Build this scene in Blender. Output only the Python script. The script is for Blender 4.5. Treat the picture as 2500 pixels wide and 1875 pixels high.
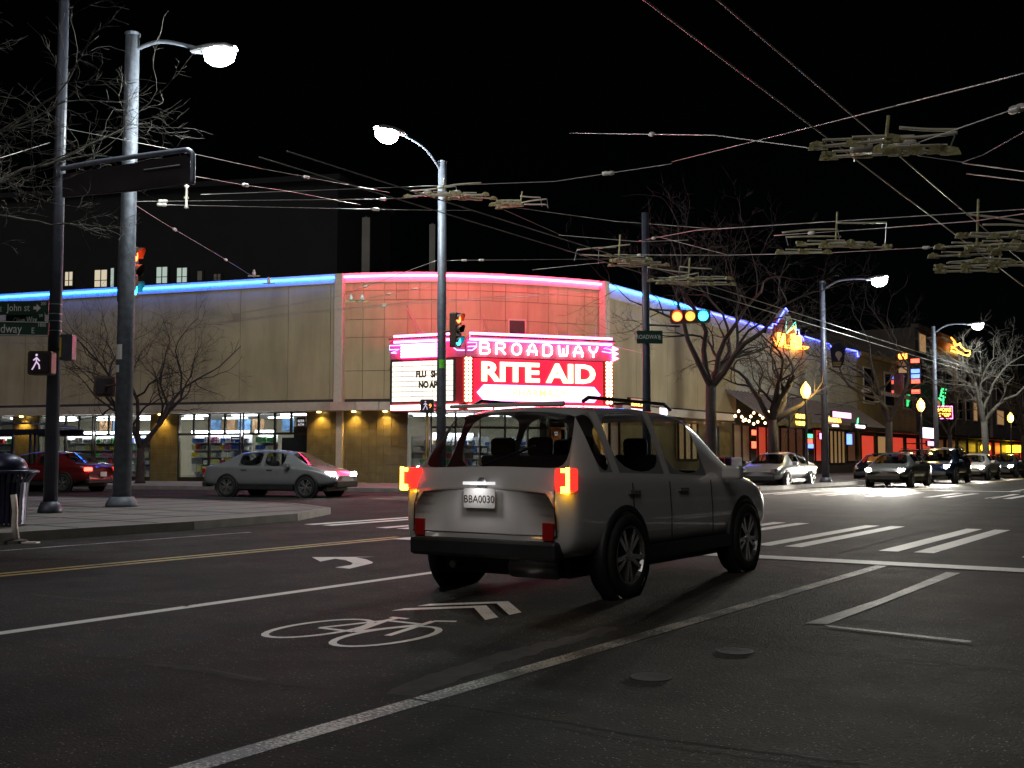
import bpy, math, random
from mathutils import Vector, Matrix
random.seed(11)
for o in list(bpy.data.objects): bpy.data.objects.remove(o, do_unlink=True)
SC = bpy.context.scene
COL = SC.collection
R = math.radians

# ------------------------------------------------------------------ camera, sky, sun, exposure
FPX, YAW, PITCH, EYE = 2700.0, R(33.7), R(3.81), 1.2
cam_d = bpy.data.cameras.new('camera'); cam = bpy.data.objects.new('camera', cam_d); COL.objects.link(cam)
cam.location = (0, 0, EYE); cam.rotation_euler = (R(90) + PITCH, 0, YAW)
cam_d.sensor_width = 36; cam_d.lens = FPX / 2500 * 36; cam_d.clip_start = 0.05; cam_d.clip_end = 3000
SC.camera = cam
W = bpy.data.worlds.new('World'); SC.world = W; W.use_nodes = True
nt = W.node_tree; bg = nt.nodes['Background']
sky = nt.nodes.new('ShaderNodeTexSky'); sky.sky_type = 'NISHITA'; sky.sun_disc = False
sky.sun_elevation = R(44); sky.sun_rotation = R(168)
nt.links.new(sky.outputs[0], bg.inputs[0]); bg.inputs[1].default_value = 0.00012
fill_sun_d = bpy.data.lights.new('fill_sun', 'SUN'); fill_sun_d.energy = 0.42; fill_sun_d.angle = R(40); fill_sun_d.color = (1.0, 0.93, 0.85)  # added soft fill at night, stands for unseen city light
fill_sun = bpy.data.objects.new('fill_sun', fill_sun_d); COL.objects.link(fill_sun); fill_sun.rotation_euler = (R(46), 0, R(12))
vs = SC.view_settings; vs.view_transform = 'Standard'; vs.look = 'None'; vs.exposure = 0.0; vs.gamma = 1.0; vs.use_curve_mapping = False
SC.render.engine = 'CYCLES'
cy = SC.cycles; cy.use_denoising = True; cy.max_bounces = 5; cy.diffuse_bounces = 3; cy.glossy_bounces = 3
cy.transmission_bounces = 4; cy.transparent_max_bounces = 8; cy.sample_clamp_indirect = 3.0; cy.sample_clamp_direct = 0
cy.caustics_reflective = False; cy.caustics_refractive = False

# ------------------------------------------------------------------ measuring: pixel of the photograph -> point in the place
_r = Vector((math.cos(YAW), math.sin(YAW), 0)); _f = Vector((-math.sin(YAW)*math.cos(PITCH), math.cos(YAW)*math.cos(PITCH), math.sin(PITCH)))
_u = _r.cross(_f); _c = Vector((0, 0, EYE)); _fh = Vector((-math.sin(YAW), math.cos(YAW), 0))
def ray(x, y): return _f + _r*((x-1250)/FPX) - _u*((y-937.5)/FPX)
def G(x, y, z=0.0):
    d = ray(x, y); return _c + d*((z-EYE)/d.z)
def D(x, y, Z):
    d = ray(x, y); return _c + d*(Z/d.dot(_fh))

# ------------------------------------------------------------------ materials
def _new(name):
    m = bpy.data.materials.new(name); m.use_nodes = True
    return m, m.node_tree, m.node_tree.nodes['Principled BSDF']
def pm(name, col, rough=0.6, metal=0.0, var=0.18, scale=6.0, bump=0.0, bscale=60.0, coat=0.0, spec=0.5):
    m, t, b = _new(name); N, L = t.nodes, t.links
    tc = N.new('ShaderNodeTexCoord')
    n1 = N.new('ShaderNodeTexNoise'); n1.inputs['Scale'].default_value = scale; n1.inputs['Detail'].default_value = 6
    L.new(tc.outputs['Object'], n1.inputs['Vector'])
    rp = N.new('ShaderNodeValToRGB'); rp.color_ramp.elements[0].position = 0.3; rp.color_ramp.elements[1].position = 0.72
    lo = [c*(1-var) for c in col]; hi = [min(1, c*(1+var)) for c in col]
    rp.color_ramp.elements[0].color = (*lo, 1); rp.color_ramp.elements[1].color = (*hi, 1)
    L.new(n1.outputs['Fac'], rp.inputs[0]); L.new(rp.outputs[0], b.inputs['Base Color'])
    b.inputs['Roughness'].default_value = rough; b.inputs['Metallic'].default_value = metal
    b.inputs['Coat Weight'].default_value = coat; b.inputs['Coat Roughness'].default_value = 0.05; b.inputs['Specular IOR Level'].default_value = spec
    if bump:
        n2 = N.new('ShaderNodeTexNoise'); n2.inputs['Scale'].default_value = bscale; n2.inputs['Detail'].default_value = 4
        L.new(tc.outputs['Object'], n2.inputs['Vector'])
        bp = N.new('ShaderNodeBump'); bp.inputs['Strength'].default_value = bump; bp.inputs['Distance'].default_value = 0.02
        L.new(n2.outputs['Fac'], bp.inputs['Height']); L.new(bp.outputs[0], b.inputs['Normal'])
    return m
def em(name, col, s, base=(0.5, 0.5, 0.5)):
    m, t, b = _new(name)
    b.inputs['Base Color'].default_value = (*base, 1); b.inputs['Emission Color'].default_value = (*col, 1)
    b.inputs['Emission Strength'].default_value = s; b.inputs['Roughness'].default_value = 0.3
    return m
def glass_mat(name, tint=(0.9, 0.95, 0.95), alpha=0.12):
    m = bpy.data.materials.new(name); m.use_nodes = True; t = m.node_tree; N, L = t.nodes, t.links
    for n in list(N): N.remove(n)
    o = N.new('ShaderNodeOutputMaterial'); mx = N.new('ShaderNodeMixShader'); tr = N.new('ShaderNodeBsdfTransparent'); gl = N.new('ShaderNodeBsdfGlossy')
    tr.inputs[0].default_value = (*tint, 1); gl.inputs['Roughness'].default_value = 0.04
    lw = N.new('ShaderNodeLayerWeight'); lw.inputs[0].default_value = 0.5; pw = N.new('ShaderNodeMath'); pw.operation = 'POWER'; pw.inputs[1].default_value = 4.0; L.new(lw.outputs['Facing'], pw.inputs[0])
    fr = N.new('ShaderNodeMath'); fr.operation = 'MULTIPLY_ADD'; fr.inputs[1].default_value = 0.9; fr.inputs[2].default_value = 0.05; L.new(pw.outputs[0], fr.inputs[0])
    L.new(fr.outputs[0], mx.inputs[0]); L.new(tr.outputs[0], mx.inputs[1]); L.new(gl.outputs[0], mx.inputs[2]); L.new(mx.outputs[0], o.inputs[0])
    return m
def asphalt_mat():
    m, t, b = _new('asphalt'); N, L = t.nodes, t.links
    tc = N.new('ShaderNodeTexCoord')
    def noise(s, d=5, r=0.55):
        n = N.new('ShaderNodeTexNoise'); n.inputs['Scale'].default_value = s; n.inputs['Detail'].default_value = d; n.inputs['Roughness'].default_value = r
        L.new(tc.outputs['Object'], n.inputs['Vector']); return n
    big, mid, fine = noise(0.22, 4), noise(2.1, 6, 0.65), noise(95, 3)
    r1 = N.new('ShaderNodeValToRGB'); r1.color_ramp.elements[0].color = (0.017, 0.0165, 0.016, 1); r1.color_ramp.elements[1].color = (0.042, 0.040, 0.037, 1)
    r1.color_ramp.elements[0].position = 0.33; r1.color_ramp.elements[1].position = 0.7
    mixf = N.new('ShaderNodeMath'); mixf.operation = 'ADD'
    hm = N.new('ShaderNodeMath'); hm.operation = 'MULTIPLY'; hm.inputs[1].default_value = 0.5
    hm2 = N.new('ShaderNodeMath'); hm2.operation = 'MULTIPLY'; hm2.inputs[1].default_value = 0.5
    L.new(big.outputs[0], hm.inputs[0]); L.new(mid.outputs[0], hm2.inputs[0]); L.new(hm.outputs[0], mixf.inputs[0]); L.new(hm2.outputs[0], mixf.inputs[1])
    L.new(mixf.outputs[0], r1.inputs[0])
    # pale stones in the asphalt
    v = N.new('ShaderNodeTexVoronoi'); v.inputs['Scale'].default_value = 52; v.feature = 'F1'; L.new(tc.outputs['Object'], v.inputs['Vector'])
    lt = N.new('ShaderNodeMath'); lt.operation = 'LESS_THAN'; lt.inputs[1].default_value = 0.24; L.new(v.outputs['Distance'], lt.inputs[0])
    sep = N.new('ShaderNodeSeparateColor'); L.new(v.outputs['Color'], sep.inputs[0])
    gt = N.new('ShaderNodeMath'); gt.operation = 'GREATER_THAN'; gt.inputs[1].default_value = 0.8; L.new(sep.outputs[0], gt.inputs[0])
    ml = N.new('ShaderNodeMath'); ml.operation = 'MULTIPLY'; L.new(lt.outputs[0], ml.inputs[0]); L.new(gt.outputs[0], ml.inputs[1])
    mx = N.new('ShaderNodeMix'); mx.data_type = 'RGBA'; L.new(ml.outputs[0], mx.inputs['Factor']); L.new(r1.outputs[0], mx.inputs['A']); mx.inputs['B'].default_value = (0.3, 0.28, 0.25, 1)
    st = noise(0.75, 7, 0.7); sr = N.new('ShaderNodeValToRGB'); sr.color_ramp.elements[0].position = 0.40; sr.color_ramp.elements[1].position = 0.56; sr.color_ramp.elements[0].color = (.36, .35, .34, 1); sr.color_ramp.elements[1].color = (1.12, 1.1, 1.06, 1); L.new(st.outputs[0], sr.inputs[0])
    mw = N.new('ShaderNodeMapping'); mw.inputs['Scale'].default_value = (1.15, 0.05, 1); L.new(tc.outputs['Object'], mw.inputs[0]); nw = N.new('ShaderNodeTexNoise'); nw.inputs['Scale'].default_value = 1.0; nw.inputs['Detail'].default_value = 3; L.new(mw.outputs[0], nw.inputs['Vector'])
    wr = N.new('ShaderNodeValToRGB'); wr.color_ramp.elements[0].position = 0.38; wr.color_ramp.elements[1].position = 0.62; wr.color_ramp.elements[0].color = (.58, .58, .58, 1); wr.color_ramp.elements[1].color = (1.2, 1.18, 1.14, 1); L.new(nw.outputs[0], wr.inputs[0])
    m1 = N.new('ShaderNodeMix'); m1.data_type = 'RGBA'; m1.blend_type = 'MULTIPLY'; m1.inputs['Factor'].default_value = 1; m1.clamp_result = False; L.new(mx.outputs['Result'], m1.inputs['A']); L.new(sr.outputs[0], m1.inputs['B'])
    m2 = N.new('ShaderNodeMix'); m2.data_type = 'RGBA'; m2.blend_type = 'MULTIPLY'; m2.inputs['Factor'].default_value = 1; L.new(m1.outputs['Result'], m2.inputs['A']); L.new(wr.outputs[0], m2.inputs['B'])
    L.new(m2.outputs['Result'], b.inputs['Base Color'])
    rr = N.new('ShaderNodeMapRange'); rr.inputs['To Min'].default_value = 0.72; rr.inputs['To Max'].default_value = 0.95; L.new(mid.outputs[0], rr.inputs['Value']); L.new(rr.outputs[0], b.inputs['Roughness'])
    b.inputs['Specular IOR Level'].default_value = 0.16
    bp = N.new('ShaderNodeBump'); bp.inputs['Strength'].default_value = 0.75; bp.inputs['Distance'].default_value = 0.012
    bp2 = N.new('ShaderNodeBump'); bp2.inputs['Strength'].default_value = 0.5; bp2.inputs['Distance'].default_value = 0.01
    L.new(fine.outputs[0], bp.inputs['Height']); L.new(v.outputs['Distance'], bp2.inputs['Height']); L.new(bp.outputs[0], bp2.inputs['Normal']); L.new(bp2.outputs[0], b.inputs['Normal'])
    return m
def paint_mat(name, col, wear=0.5):
    """Road paint worn through to the asphalt in specks and chips."""
    m, t, b = _new(name); N, L = t.nodes, t.links
    tc = N.new('ShaderNodeTexCoord')
    n = N.new('ShaderNodeTexNoise'); n.inputs['Scale'].default_value = 55; n.inputs['Detail'].default_value = 5; L.new(tc.outputs['Object'], n.inputs['Vector'])
    n2 = N.new('ShaderNodeTexNoise'); n2.inputs['Scale'].default_value = 1.7; n2.inputs['Detail'].default_value = 5; L.new(tc.outputs['Object'], n2.inputs['Vector'])
    ad = N.new('ShaderNodeMath'); ad.operation = 'ADD'; L.new(n.outputs[0], ad.inputs[0]); L.new(n2.outputs[0], ad.inputs[1])
    rp = N.new('ShaderNodeValToRGB'); rp.color_ramp.elements[0].position = 0.36*wear*2; rp.color_ramp.elements[1].position = 0.36*wear*2+0.1
    mlt = N.new('ShaderNodeMath'); mlt.operation = 'MULTIPLY'; mlt.inputs[1].default_value = 0.5; L.new(ad.outputs[0], mlt.inputs[0]); L.new(mlt.outputs[0], rp.inputs[0])
    rp.color_ramp.elements[0].color = (0.05, 0.048, 0.045, 1); rp.color_ramp.elements[1].color = (*col, 1)
    L.new(rp.outputs[0], b.inputs['Base Color']); b.inputs['Roughness'].default_value = 0.6
    bp = N.new('ShaderNodeBump'); bp.inputs['Strength'].default_value = 0.4; bp.inputs['Distance'].default_value = 0.008; L.new(n.outputs[0], bp.inputs['Height']); L.new(bp.outputs[0], b.inputs['Normal'])
    return m
M = {}
M['asphalt'] = asphalt_mat()
M['paint'] = paint_mat('white_road_paint', (0.82, 0.81, 0.77), 0.44)
M['paint_worn'] = paint_mat('worn_white_road_paint', (0.55, 0.53, 0.47), 0.66)
M['paint_faint'] = paint_mat('faded_white_road_paint', (0.26, 0.22, 0.22), 0.7)
M['paint_yellow'] = paint_mat('yellow_road_paint', (0.5, 0.36, 0.04), 0.52)
M['tar'] = pm('tar_seam', (0.014, 0.014, 0.014), 0.85, var=0.3, spec=0.2)
M['patch'] = pm('rough_patch', (0.04, 0.031, 0.031), 0.9, var=0.35, scale=9, bump=0.6, bscale=70)
M['concrete'] = pm('concrete', (0.17, 0.16, 0.15), 0.8, var=0.22, scale=1.5, bump=0.25)
M['kerb'] = pm('kerb_concrete', (0.2, 0.19, 0.18), 0.8, var=0.25, scale=3)
M['soil'] = pm('dark_ground', (0.06, 0.055, 0.05), 0.9)
def streaks(m, amt=0.35):
    t = m.node_tree; N, L = t.nodes, t.links; b = N['Principled BSDF']; src = b.inputs['Base Color'].links[0].from_socket
    tc = N.new('ShaderNodeTexCoord'); mp = N.new('ShaderNodeMapping'); mp.inputs['Scale'].default_value = (0.8, 0.8, 0.12); L.new(tc.outputs['Object'], mp.inputs[0])
    n = N.new('ShaderNodeTexNoise'); n.inputs['Scale'].default_value = 1.3; n.inputs['Detail'].default_value = 8; n.inputs['Roughness'].default_value = 0.62; L.new(mp.outputs[0], n.inputs['Vector'])
    r = N.new('ShaderNodeValToRGB'); r.color_ramp.elements[0].position = 0.36; r.color_ramp.elements[1].position = 0.6; r.color_ramp.elements[0].color = (1-amt, 1-amt*1.05, 1-amt*1.1, 1); r.color_ramp.elements[1].color = (1, 1, 1, 1); L.new(n.outputs[0], r.inputs[0])
    mx = N.new('ShaderNodeMix'); mx.data_type = 'RGBA'; mx.blend_type = 'MULTIPLY'; mx.inputs['Factor'].default_value = 1; L.new(src, mx.inputs['A']); L.new(r.outputs[0], mx.inputs['B']); L.new(mx.outputs['Result'], b.inputs['Base Color'])
    return m
M['stucco'] = pm('beige_stucco', (0.47, 0.38, 0.225), 0.82, var=0.10, scale=0.7, bump=0.25, bscale=90)
M['stucco2'] = pm('pale_stucco', (0.48, 0.44, 0.35), 0.82, var=0.10, scale=0.7, bump=0.25, bscale=90)
streaks(M['stucco'], 0.22); streaks(M['stucco2'], 0.16)
M['backing'] = pm('dark_joint', (0.06, 0.05, 0.045), 0.9)
M['trim'] = pm('cream_trim', (0.55, 0.46, 0.38), 0.6, var=0.08)
M['tile'] = pm('brown_tile', (0.16, 0.125, 0.06), 0.35, var=0.25, scale=2.5, coat=0.2)
M['grout'] = pm('pale_grout', (0.24, 0.2, 0.12), 0.8)
M['ochre'] = pm('ochre_wall', (0.30, 0.22, 0.09), 0.85, var=0.2, scale=0.8, bump=0.3)
M['darkwall'] = pm('dark_brick_wall', (0.05, 0.04, 0.036), 0.85, var=0.3, scale=1.2, bump=0.3)
M['greywall'] = pm('grey_render_wall', (0.16, 0.14, 0.13), 0.85, var=0.3, scale=0.6, bump=0.3)
M['apt'] = pm('dark_apartment_wall', (0.014, 0.014, 0.017), 0.85, var=0.2, scale=0.6)
M['galv_shaded'] = pm('shaded_galvanised_steel', (0.13, 0.145, 0.18), 0.6, 0.3, var=0.3, scale=7, bump=0.08, bscale=30)  # shade on the second lamp pole put into its steel colour
M['galv'] = pm('galvanised_steel', (0.12, 0.135, 0.17), 0.55, 0.25, var=0.22, scale=7, bump=0.08, bscale=30)
M['pole_dark'] = pm('dark_blue_painted_steel', (0.055, 0.06, 0.085), 0.45, 0.3, var=0.25, scale=5)
M['steel'] = pm('brushed_steel', (0.5, 0.5, 0.52), 0.35, 0.8, var=0.15)
M['alu'] = pm('aluminium_frame', (0.5, 0.5, 0.5), 0.35, 0.7, var=0.1)
M['bronze'] = pm('dark_bronze_frame', (0.05, 0.04, 0.03), 0.4, 0.5, var=0.2)
M['black'] = pm('black_plastic', (0.018, 0.018, 0.02), 0.5, var=0.3)
M['rubber'] = pm('tyre_rubber', (0.017, 0.017, 0.017), 0.8, var=0.3, scale=20, bump=0.3)
M['brown_housing'] = pm('brown_signal_housing', (0.06, 0.035, 0.025), 0.5, var=0.25)
M['wire'] = pm('copper_wire', (0.42, 0.40, 0.38), 0.4, 0.6, var=0.2)
M['insul'] = pm('pale_insulator', (0.62, 0.6, 0.56), 0.35, var=0.15)
M['fitting'] = pm('mossy_brass_fitting', (0.4, 0.38, 0.2), 0.6, 0.3, var=0.45, scale=14, bump=0.4)
M['rod'] = pm('fibreglass_rod', (0.62, 0.6, 0.48), 0.4, var=0.12)
M['bark'] = pm('tree_bark', (0.032, 0.024, 0.022), 0.85, var=0.4, scale=12, bump=0.6, bscale=40)
M['bark_lamplit'] = pm('lamplit_tree_bark', (0.115, 0.105, 0.09), 0.85, var=0.4, scale=12, bump=0.6, bscale=40)  # lamp light on the twigs put into a paler bark colour
M['sign_green'] = pm('dark_green_sign', (0.012, 0.05, 0.035), 0.4, var=0.15)
M['sign_white'] = pm('sign_white', (0.7, 0.7, 0.7), 0.5, var=0.05)
M['sign_back'] = pm('bare_sign_back', (0.13, 0.13, 0.15), 0.4, 0.7, var=0.3)
M['carglass'] = pm('car_glass', (0.012, 0.013, 0.015), 0.04, var=0.05, coat=0.6)
M['chrome'] = pm('bright_alloy', (0.62, 0.62, 0.64), 0.22, 0.9, var=0.08)
M['glass'] = glass_mat('shop_glass')
M['carwin'] = glass_mat('tinted_car_glass', (0.72, 0.75, 0.75))
M['tail_dim'] = em('running_tail_lamp', (1.0, 0.03, 0.02), 1.6, (0.3, 0.01, 0.01))
M['seat'] = pm('dark_seat_fabric', (0.03, 0.03, 0.033), 0.85)
M['glow_white'] = em('fluorescent_white', (0.93, 0.97, 1.0), 9)
M['glow_int'] = em('shelf_light_strip', (0.92, 0.96, 1.0), 14)
M['lamp_white'] = em('street_lamp_lens', (0.9, 1.0, 0.96), 60)
M['lamp_warm'] = em('acorn_globe', (1.0, 0.55, 0.06), 6)
M['blue_neon'] = em('blue_neon', (0.012, 0.13, 1.0), 34)
M['deep_neon'] = em('deep_blue_neon', (0.06, 0.08, 1.0), 12)
M['red_neon'] = em('red_neon', (1.0, 0.026, 0.12), 58)
M['violet_neon'] = em('violet_neon', (0.32, 0.2, 1.0), 8)
M['orange_neon'] = em('orange_neon', (1.0, 0.22, 0.02), 9)
M['amber_neon'] = em('amber_neon', (1.0, 0.5, 0.05), 9)
M['green_neon'] = em('green_neon', (0.05, 1.0, 0.25), 3.5)
M['teal_neon'] = em('teal_neon', (0.1, 0.9, 0.7), 2.5)
M['pink_neon'] = em('pink_neon', (1.0, 0.2, 0.75), 7)
M['wreath'] = em('yellow_led', (1.0, 0.62, 0.02), 4)
M['sig_red'] = em('signal_red', (1.0, 0.07, 0.015), 14)
M['sig_blue'] = em('signal_blue_green', (0.02, 0.55, 0.95), 11)
M['sig_amber'] = em('signal_amber', (1.0, 0.4, 0.05), 2.2)
M['sig_off'] = pm('unlit_signal_lens', (0.03, 0.02, 0.015), 0.2)
M['walk'] = em('walking_figure_leds', (0.85, 0.6, 0.9), 0.7)
M['walk_orange'] = em('countdown_leds', (1.0, 0.3, 0.04), 3)
M['tail'] = em('tail_lamp_red', (1.0, 0.04, 0.025), 13, (0.3, 0.01, 0.01))
M['turn'] = em('turn_lamp_yellow', (1.0, 0.62, 0.03), 16, (0.3, 0.2, 0.01))
M['head'] = em('headlamp', (1.0, 0.96, 0.88), 90)
M['reflector'] = pm('red_reflector', (0.4, 0.01, 0.01), 0.25, var=0.1)

# ------------------------------------------------------------------ mesh helpers
def tag(o, label=None, cat=None, group=None, kind=None):
    if label: o['label'] = label
    if cat: o['category'] = cat
    if group: o['group'] = group
    if kind: o['kind'] = kind
    return o
def thing(name, loc, label, cat, group=None, rz=0.0):
    o = bpy.data.objects.new(name, None); COL.objects.link(o); o.location = Vector(loc); o.rotation_euler = (0, 0, rz); o.empty_display_size = 0.2
    return tag(o, label, cat, group)
def root_matrix(o):
    while o.parent: o = o.parent
    return Matrix.Translation(o.location) @ o.rotation_euler.to_matrix().to_4x4()
class MB:
    def __init__(s): s.v = []; s.f = []
    def add(s, vs, fs, T=None):
        n = len(s.v); s.v += [(T @ Vector(q)) if T else Vector(q) for q in vs]; s.f += [tuple(i+n for i in q) for q in fs]; return s
    def box(s, c, d, rz=0.0, T=None):
        x, y, z = d[0]/2, d[1]/2, d[2]/2
        m = Matrix.Translation(Vector(c)) @ Matrix.Rotation(rz, 4, 'Z')
        if T: m = T @ m
        return s.add([(-x,-y,-z),(x,-y,-z),(x,y,-z),(-x,y,-z),(-x,-y,z),(x,-y,z),(x,y,z),(-x,y,z)], [(3,2,1,0),(4,5,6,7),(0,1,5,4),(1,2,6,5),(2,3,7,6),(3,0,4,7)], m)
    def bar(s, a, b, w, h):
        a, b = Vector(a), Vector(b); d = b-a; q = d.to_track_quat('X', 'Z').to_matrix().to_4x4()
        return s.box((d.length/2, 0, 0), (d.length, w, h), 0, Matrix.Translation(a) @ q)
    def tube(s, pts, r, n=6, cap=True, closed=False):
        pts = [Vector(p) for p in pts]; k = len(pts); rs = r if isinstance(r, (list, tuple)) else [r]*k
        base = len(s.v); up = None
        for i, p in enumerate(pts):
            if closed: t = pts[(i+1) % k]-pts[i-1]
            else: t = pts[min(i+1, k-1)]-pts[max(i-1, 0)]
            if t.length < 1e-9: t = Vector((0, 0, 1))
            t.normalize()
            if up is None or abs(up.dot(t)) > 0.98: up = Vector((0, 0, 1)) if abs(t.z) < 0.9 else Vector((1, 0, 0))
            a = t.cross(up).normalized(); b = a.cross(t); up = b
            for j in range(n):
                th = 2*math.pi*j/n; s.v.append(p + (a*math.cos(th)+b*math.sin(th))*rs[i])
        m = k if closed else k-1
        for i in range(m):
            for j in range(n):
                i2 = (i+1) % k
                s.f.append((base+i*n+j, base+i*n+(j+1) % n, base+i2*n+(j+1) % n, base+i2*n+j))
        if cap and not closed:
            s.f.append(tuple(base+j for j in reversed(range(n)))); s.f.append(tuple(base+(k-1)*n+j for j in range(n)))
        return s
    def lathe(s, prof, n=16, T=None):
        base = len(s.v); k = len(prof)
        for (r, z) in prof:
            for j in range(n):
                th = 2*math.pi*j/n; q = Vector((r*math.cos(th), r*math.sin(th), z)); s.v.append((T @ q) if T else q)
        for i in range(k-1):
            for j in range(n):
                s.f.append((base+i*n+j, base+i*n+(j+1) % n, base+(i+1)*n+(j+1) % n, base+(i+1)*n+j))
        s.f.append(tuple(base+j for j in reversed(range(n)))); s.f.append(tuple(base+(k-1)*n+j for j in range(n)))
        return s
    def prism(s, poly, z0, z1, T=None):
        n = len(poly)
        vs = [(x, y, z0) for x, y in poly]+[(x, y, z1) for x, y in poly]
        fs = [tuple(reversed(range(n))), tuple(range(n, 2*n))]+[(i, (i+1) % n, n+(i+1) % n, n+i) for i in range(n)]
        return s.add(vs, fs, T)
    def build(s, name, mat, parent=None, smooth=False, sub=0, bevel=0.0, kind=None):
        me = bpy.data.meshes.new(name); vs = s.v
        if parent is not None:
            inv = root_matrix(parent).inverted(); vs = [inv @ q for q in vs]
        me.from_pydata([tuple(q) for q in vs], [], s.f); me.validate(); me.update()
        me.materials.append(M[mat] if isinstance(mat, str) else mat)
        if smooth: me.polygons.foreach_set('use_smooth', [True]*len(me.polygons))
        o = bpy.data.objects.new(name, me); COL.objects.link(o); o.parent = parent
        if bevel:
            b = o.modifiers.new('bevel', 'BEVEL'); b.width = bevel; b.segments = 2; b.limit_method = 'ANGLE'
        if sub:
            b = o.modifiers.new('sub', 'SUBSURF'); b.boundary_smooth = 'PRESERVE_CORNERS'; b.levels = sub; b.render_levels = sub
        if kind: o['kind'] = kind
        return o
def copy_tree(o, parent=None):
    c = o.copy(); COL.objects.link(c); c.parent = parent
    for ch in o.children: copy_tree(ch, c)
    return c
def bevel_poly(w, h, r, n=4):
    out = []
    for cx, cy_, a0 in ((w/2-r, h/2-r, 0), (-w/2+r, h/2-r, 90), (-w/2+r, -h/2+r, 180), (w/2-r, -h/2+r, 270)):
        for i in range(n+1):
            a = R(a0+90*i/n); out.append((cx+r*math.cos(a), cy_+r*math.sin(a)))
    return out
def frame(o, xdir, ydir=(0, 0, 1)):
    """Matrix: local x = reader's right, y = up, z = out of the surface."""
    x = Vector(xdir).normalized(); y = Vector(ydir).normalized(); z = x.cross(y).normalized(); y = z.cross(x)
    m = Matrix.Identity(4)
    for i in range(3): m[i][0], m[i][1], m[i][2], m[i][3] = x[i], y[i], z[i], Vector(o)[i]
    return m
def text(s, size, T, mat, parent, name='lettering', ext=0.01, off=0.0, align='CENTER', sx=1.0, shear=0.0, space=1.0):
    cu = bpy.data.curves.new('t', 'FONT'); cu.body = s; cu.size = size; cu.extrude = ext; cu.offset = off; cu.align_x = align; cu.align_y = 'CENTER'
    cu.resolution_u = 3; cu.shear = shear; cu.space_character = space
    ob = bpy.data.objects.new('t', cu); COL.objects.link(ob)
    dg = bpy.context.evaluated_depsgraph_get(); me = bpy.data.meshes.new_from_object(ob.evaluated_get(dg))
    bpy.data.objects.remove(ob, do_unlink=True); bpy.data.curves.remove(cu)
    Tm = T @ Matrix.Diagonal((sx, 1, 1, 1))
    if parent is not None: Tm = root_matrix(parent).inverted() @ Tm
    me.transform(Tm); me.name = name; me.materials.clear(); me.materials.append(M[mat] if isinstance(mat, str) else mat)
    o = bpy.data.objects.new(name, me); COL.objects.link(o); o.parent = parent
    return o
def point_light(loc, watts, col, parent, size=0.15, name='lamp_light', spot=None, aim=(0, 0, -1), blend=0.6):
    l = bpy.data.lights.new(name, 'SPOT' if spot else 'POINT'); l.energy = watts; l.color = col; l.shadow_soft_size = size
    o = bpy.data.objects.new(name, l); COL.objects.link(o); o.parent = parent
    inv = root_matrix(parent).inverted() if parent else Matrix.Identity(4)
    o.location = inv @ Vector(loc)
    if spot:
        l.spot_size = R(spot); l.spot_blend = blend
        d = inv.to_3x3() @ Vector(aim); o.rotation_euler = d.to_track_quat('-Z', 'Y').to_euler()
    return o
class Wall:
    """A vertical wall plane: u along it, d out of it, z up."""
    def __init__(s, p0, udir, out):
        s.p = Vector((p0[0], p0[1], 0)); s.u = Vector((udir[0], udir[1], 0)).normalized(); n = Vector((-s.u.y, s.u.x, 0))
        s.n = n if n.dot(Vector((out[0], out[1], 0))) > 0 else -n
        s.x = s.u if s.u.cross(Vector((0, 0, 1))).dot(s.n) > 0 else -s.u      # reader's right
    def pt(s, u, d, z): return s.p + s.u*u + s.n*d + Vector((0, 0, z))
    def at(s, px, py, d=0.0):
        r_ = ray(px, py); p = s.p + s.n*d; k = (p-_c).dot(s.n)/r_.dot(s.n); q = _c + r_*k
        return (q-p).dot(s.u), q.z
    def box(s, mb, u0, u1, d0, d1, z0, z1):
        a = [s.pt(u, d, z) for z in (z0, z1) for (u, d) in ((u0, d0), (u1, d0), (u1, d1), (u0, d1))]
        return mb.add(a, [(3,2,1,0),(4,5,6,7),(0,1,5,4),(1,2,6,5),(2,3,7,6),(3,0,4,7)])
    def frame(s, u, d, z): return frame(s.pt(u, d, z), s.x)
    def rect(s, x0, y0, x1, y1, d=0.0):
        u0, z0 = s.at(x0, y1, d); u1, z1 = s.at(x1, y0, d); return min(u0, u1), max(u0, u1), min(z0, z1), max(z0, z1)

# ================================================================== THE SETTING: ground, road, markings, pavements
def sheet(pts, z): return MB().add([(p[0], p[1], z*.4 if z > 0 else z) for p in pts], [tuple(range(len(pts)))])
tag(sheet([(-700, -300), (500, -300), (500, 900), (-700, 900)], -0.05).build('ground', 'soil'), kind='structure')
road = tag(sheet([(-200, -40), (60, -40), (60, 320), (-200, 320)], 0.0).build('road', 'asphalt'), kind='structure')
def strip(name, x0, x1, y0, y1, z, mat):
    return sheet([(x0, y0), (x1, y0), (x1, y1), (x0, y1)], z).build(name, mat, road)
strip('lane_line', -3.53, -3.40, -6, 12.68, 0.004, 'paint_worn')
strip('lane_line', -7.235, -7.105, -10, 12.68, 0.004, 'paint')
for x in (-10.88, -10.66): strip('yellow_line', x, x+0.11, -10, 13.1, 0.004, 'paint_yellow')
strip('edge_line', -13.52, -13.43, -10, 12.6, 0.004, 'paint_worn')
strip('stop_line', -10.6, 1.0, 12.70, 13.13, 0.008, 'paint')
for k in range(-1, 8):
    for dx in (0.0, 0.44):
        x = -4.05 - 1.7*k + dx
        if x < -14.4: continue
        strip('crosswalk_bar', x, x+0.245, 14.6, 19.95, 0.004, 'paint')
for k in range(8):
    for dx in (0.0, 0.5):
        strip('crosswalk_bar', -13.6+1.75*k+dx, -13.35+1.75*k+dx, 35.0, 39.6, 0.004, 'paint')
strip('stop_line', -10.8, -2, 42.2, 42.6, 0.004, 'paint')
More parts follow.
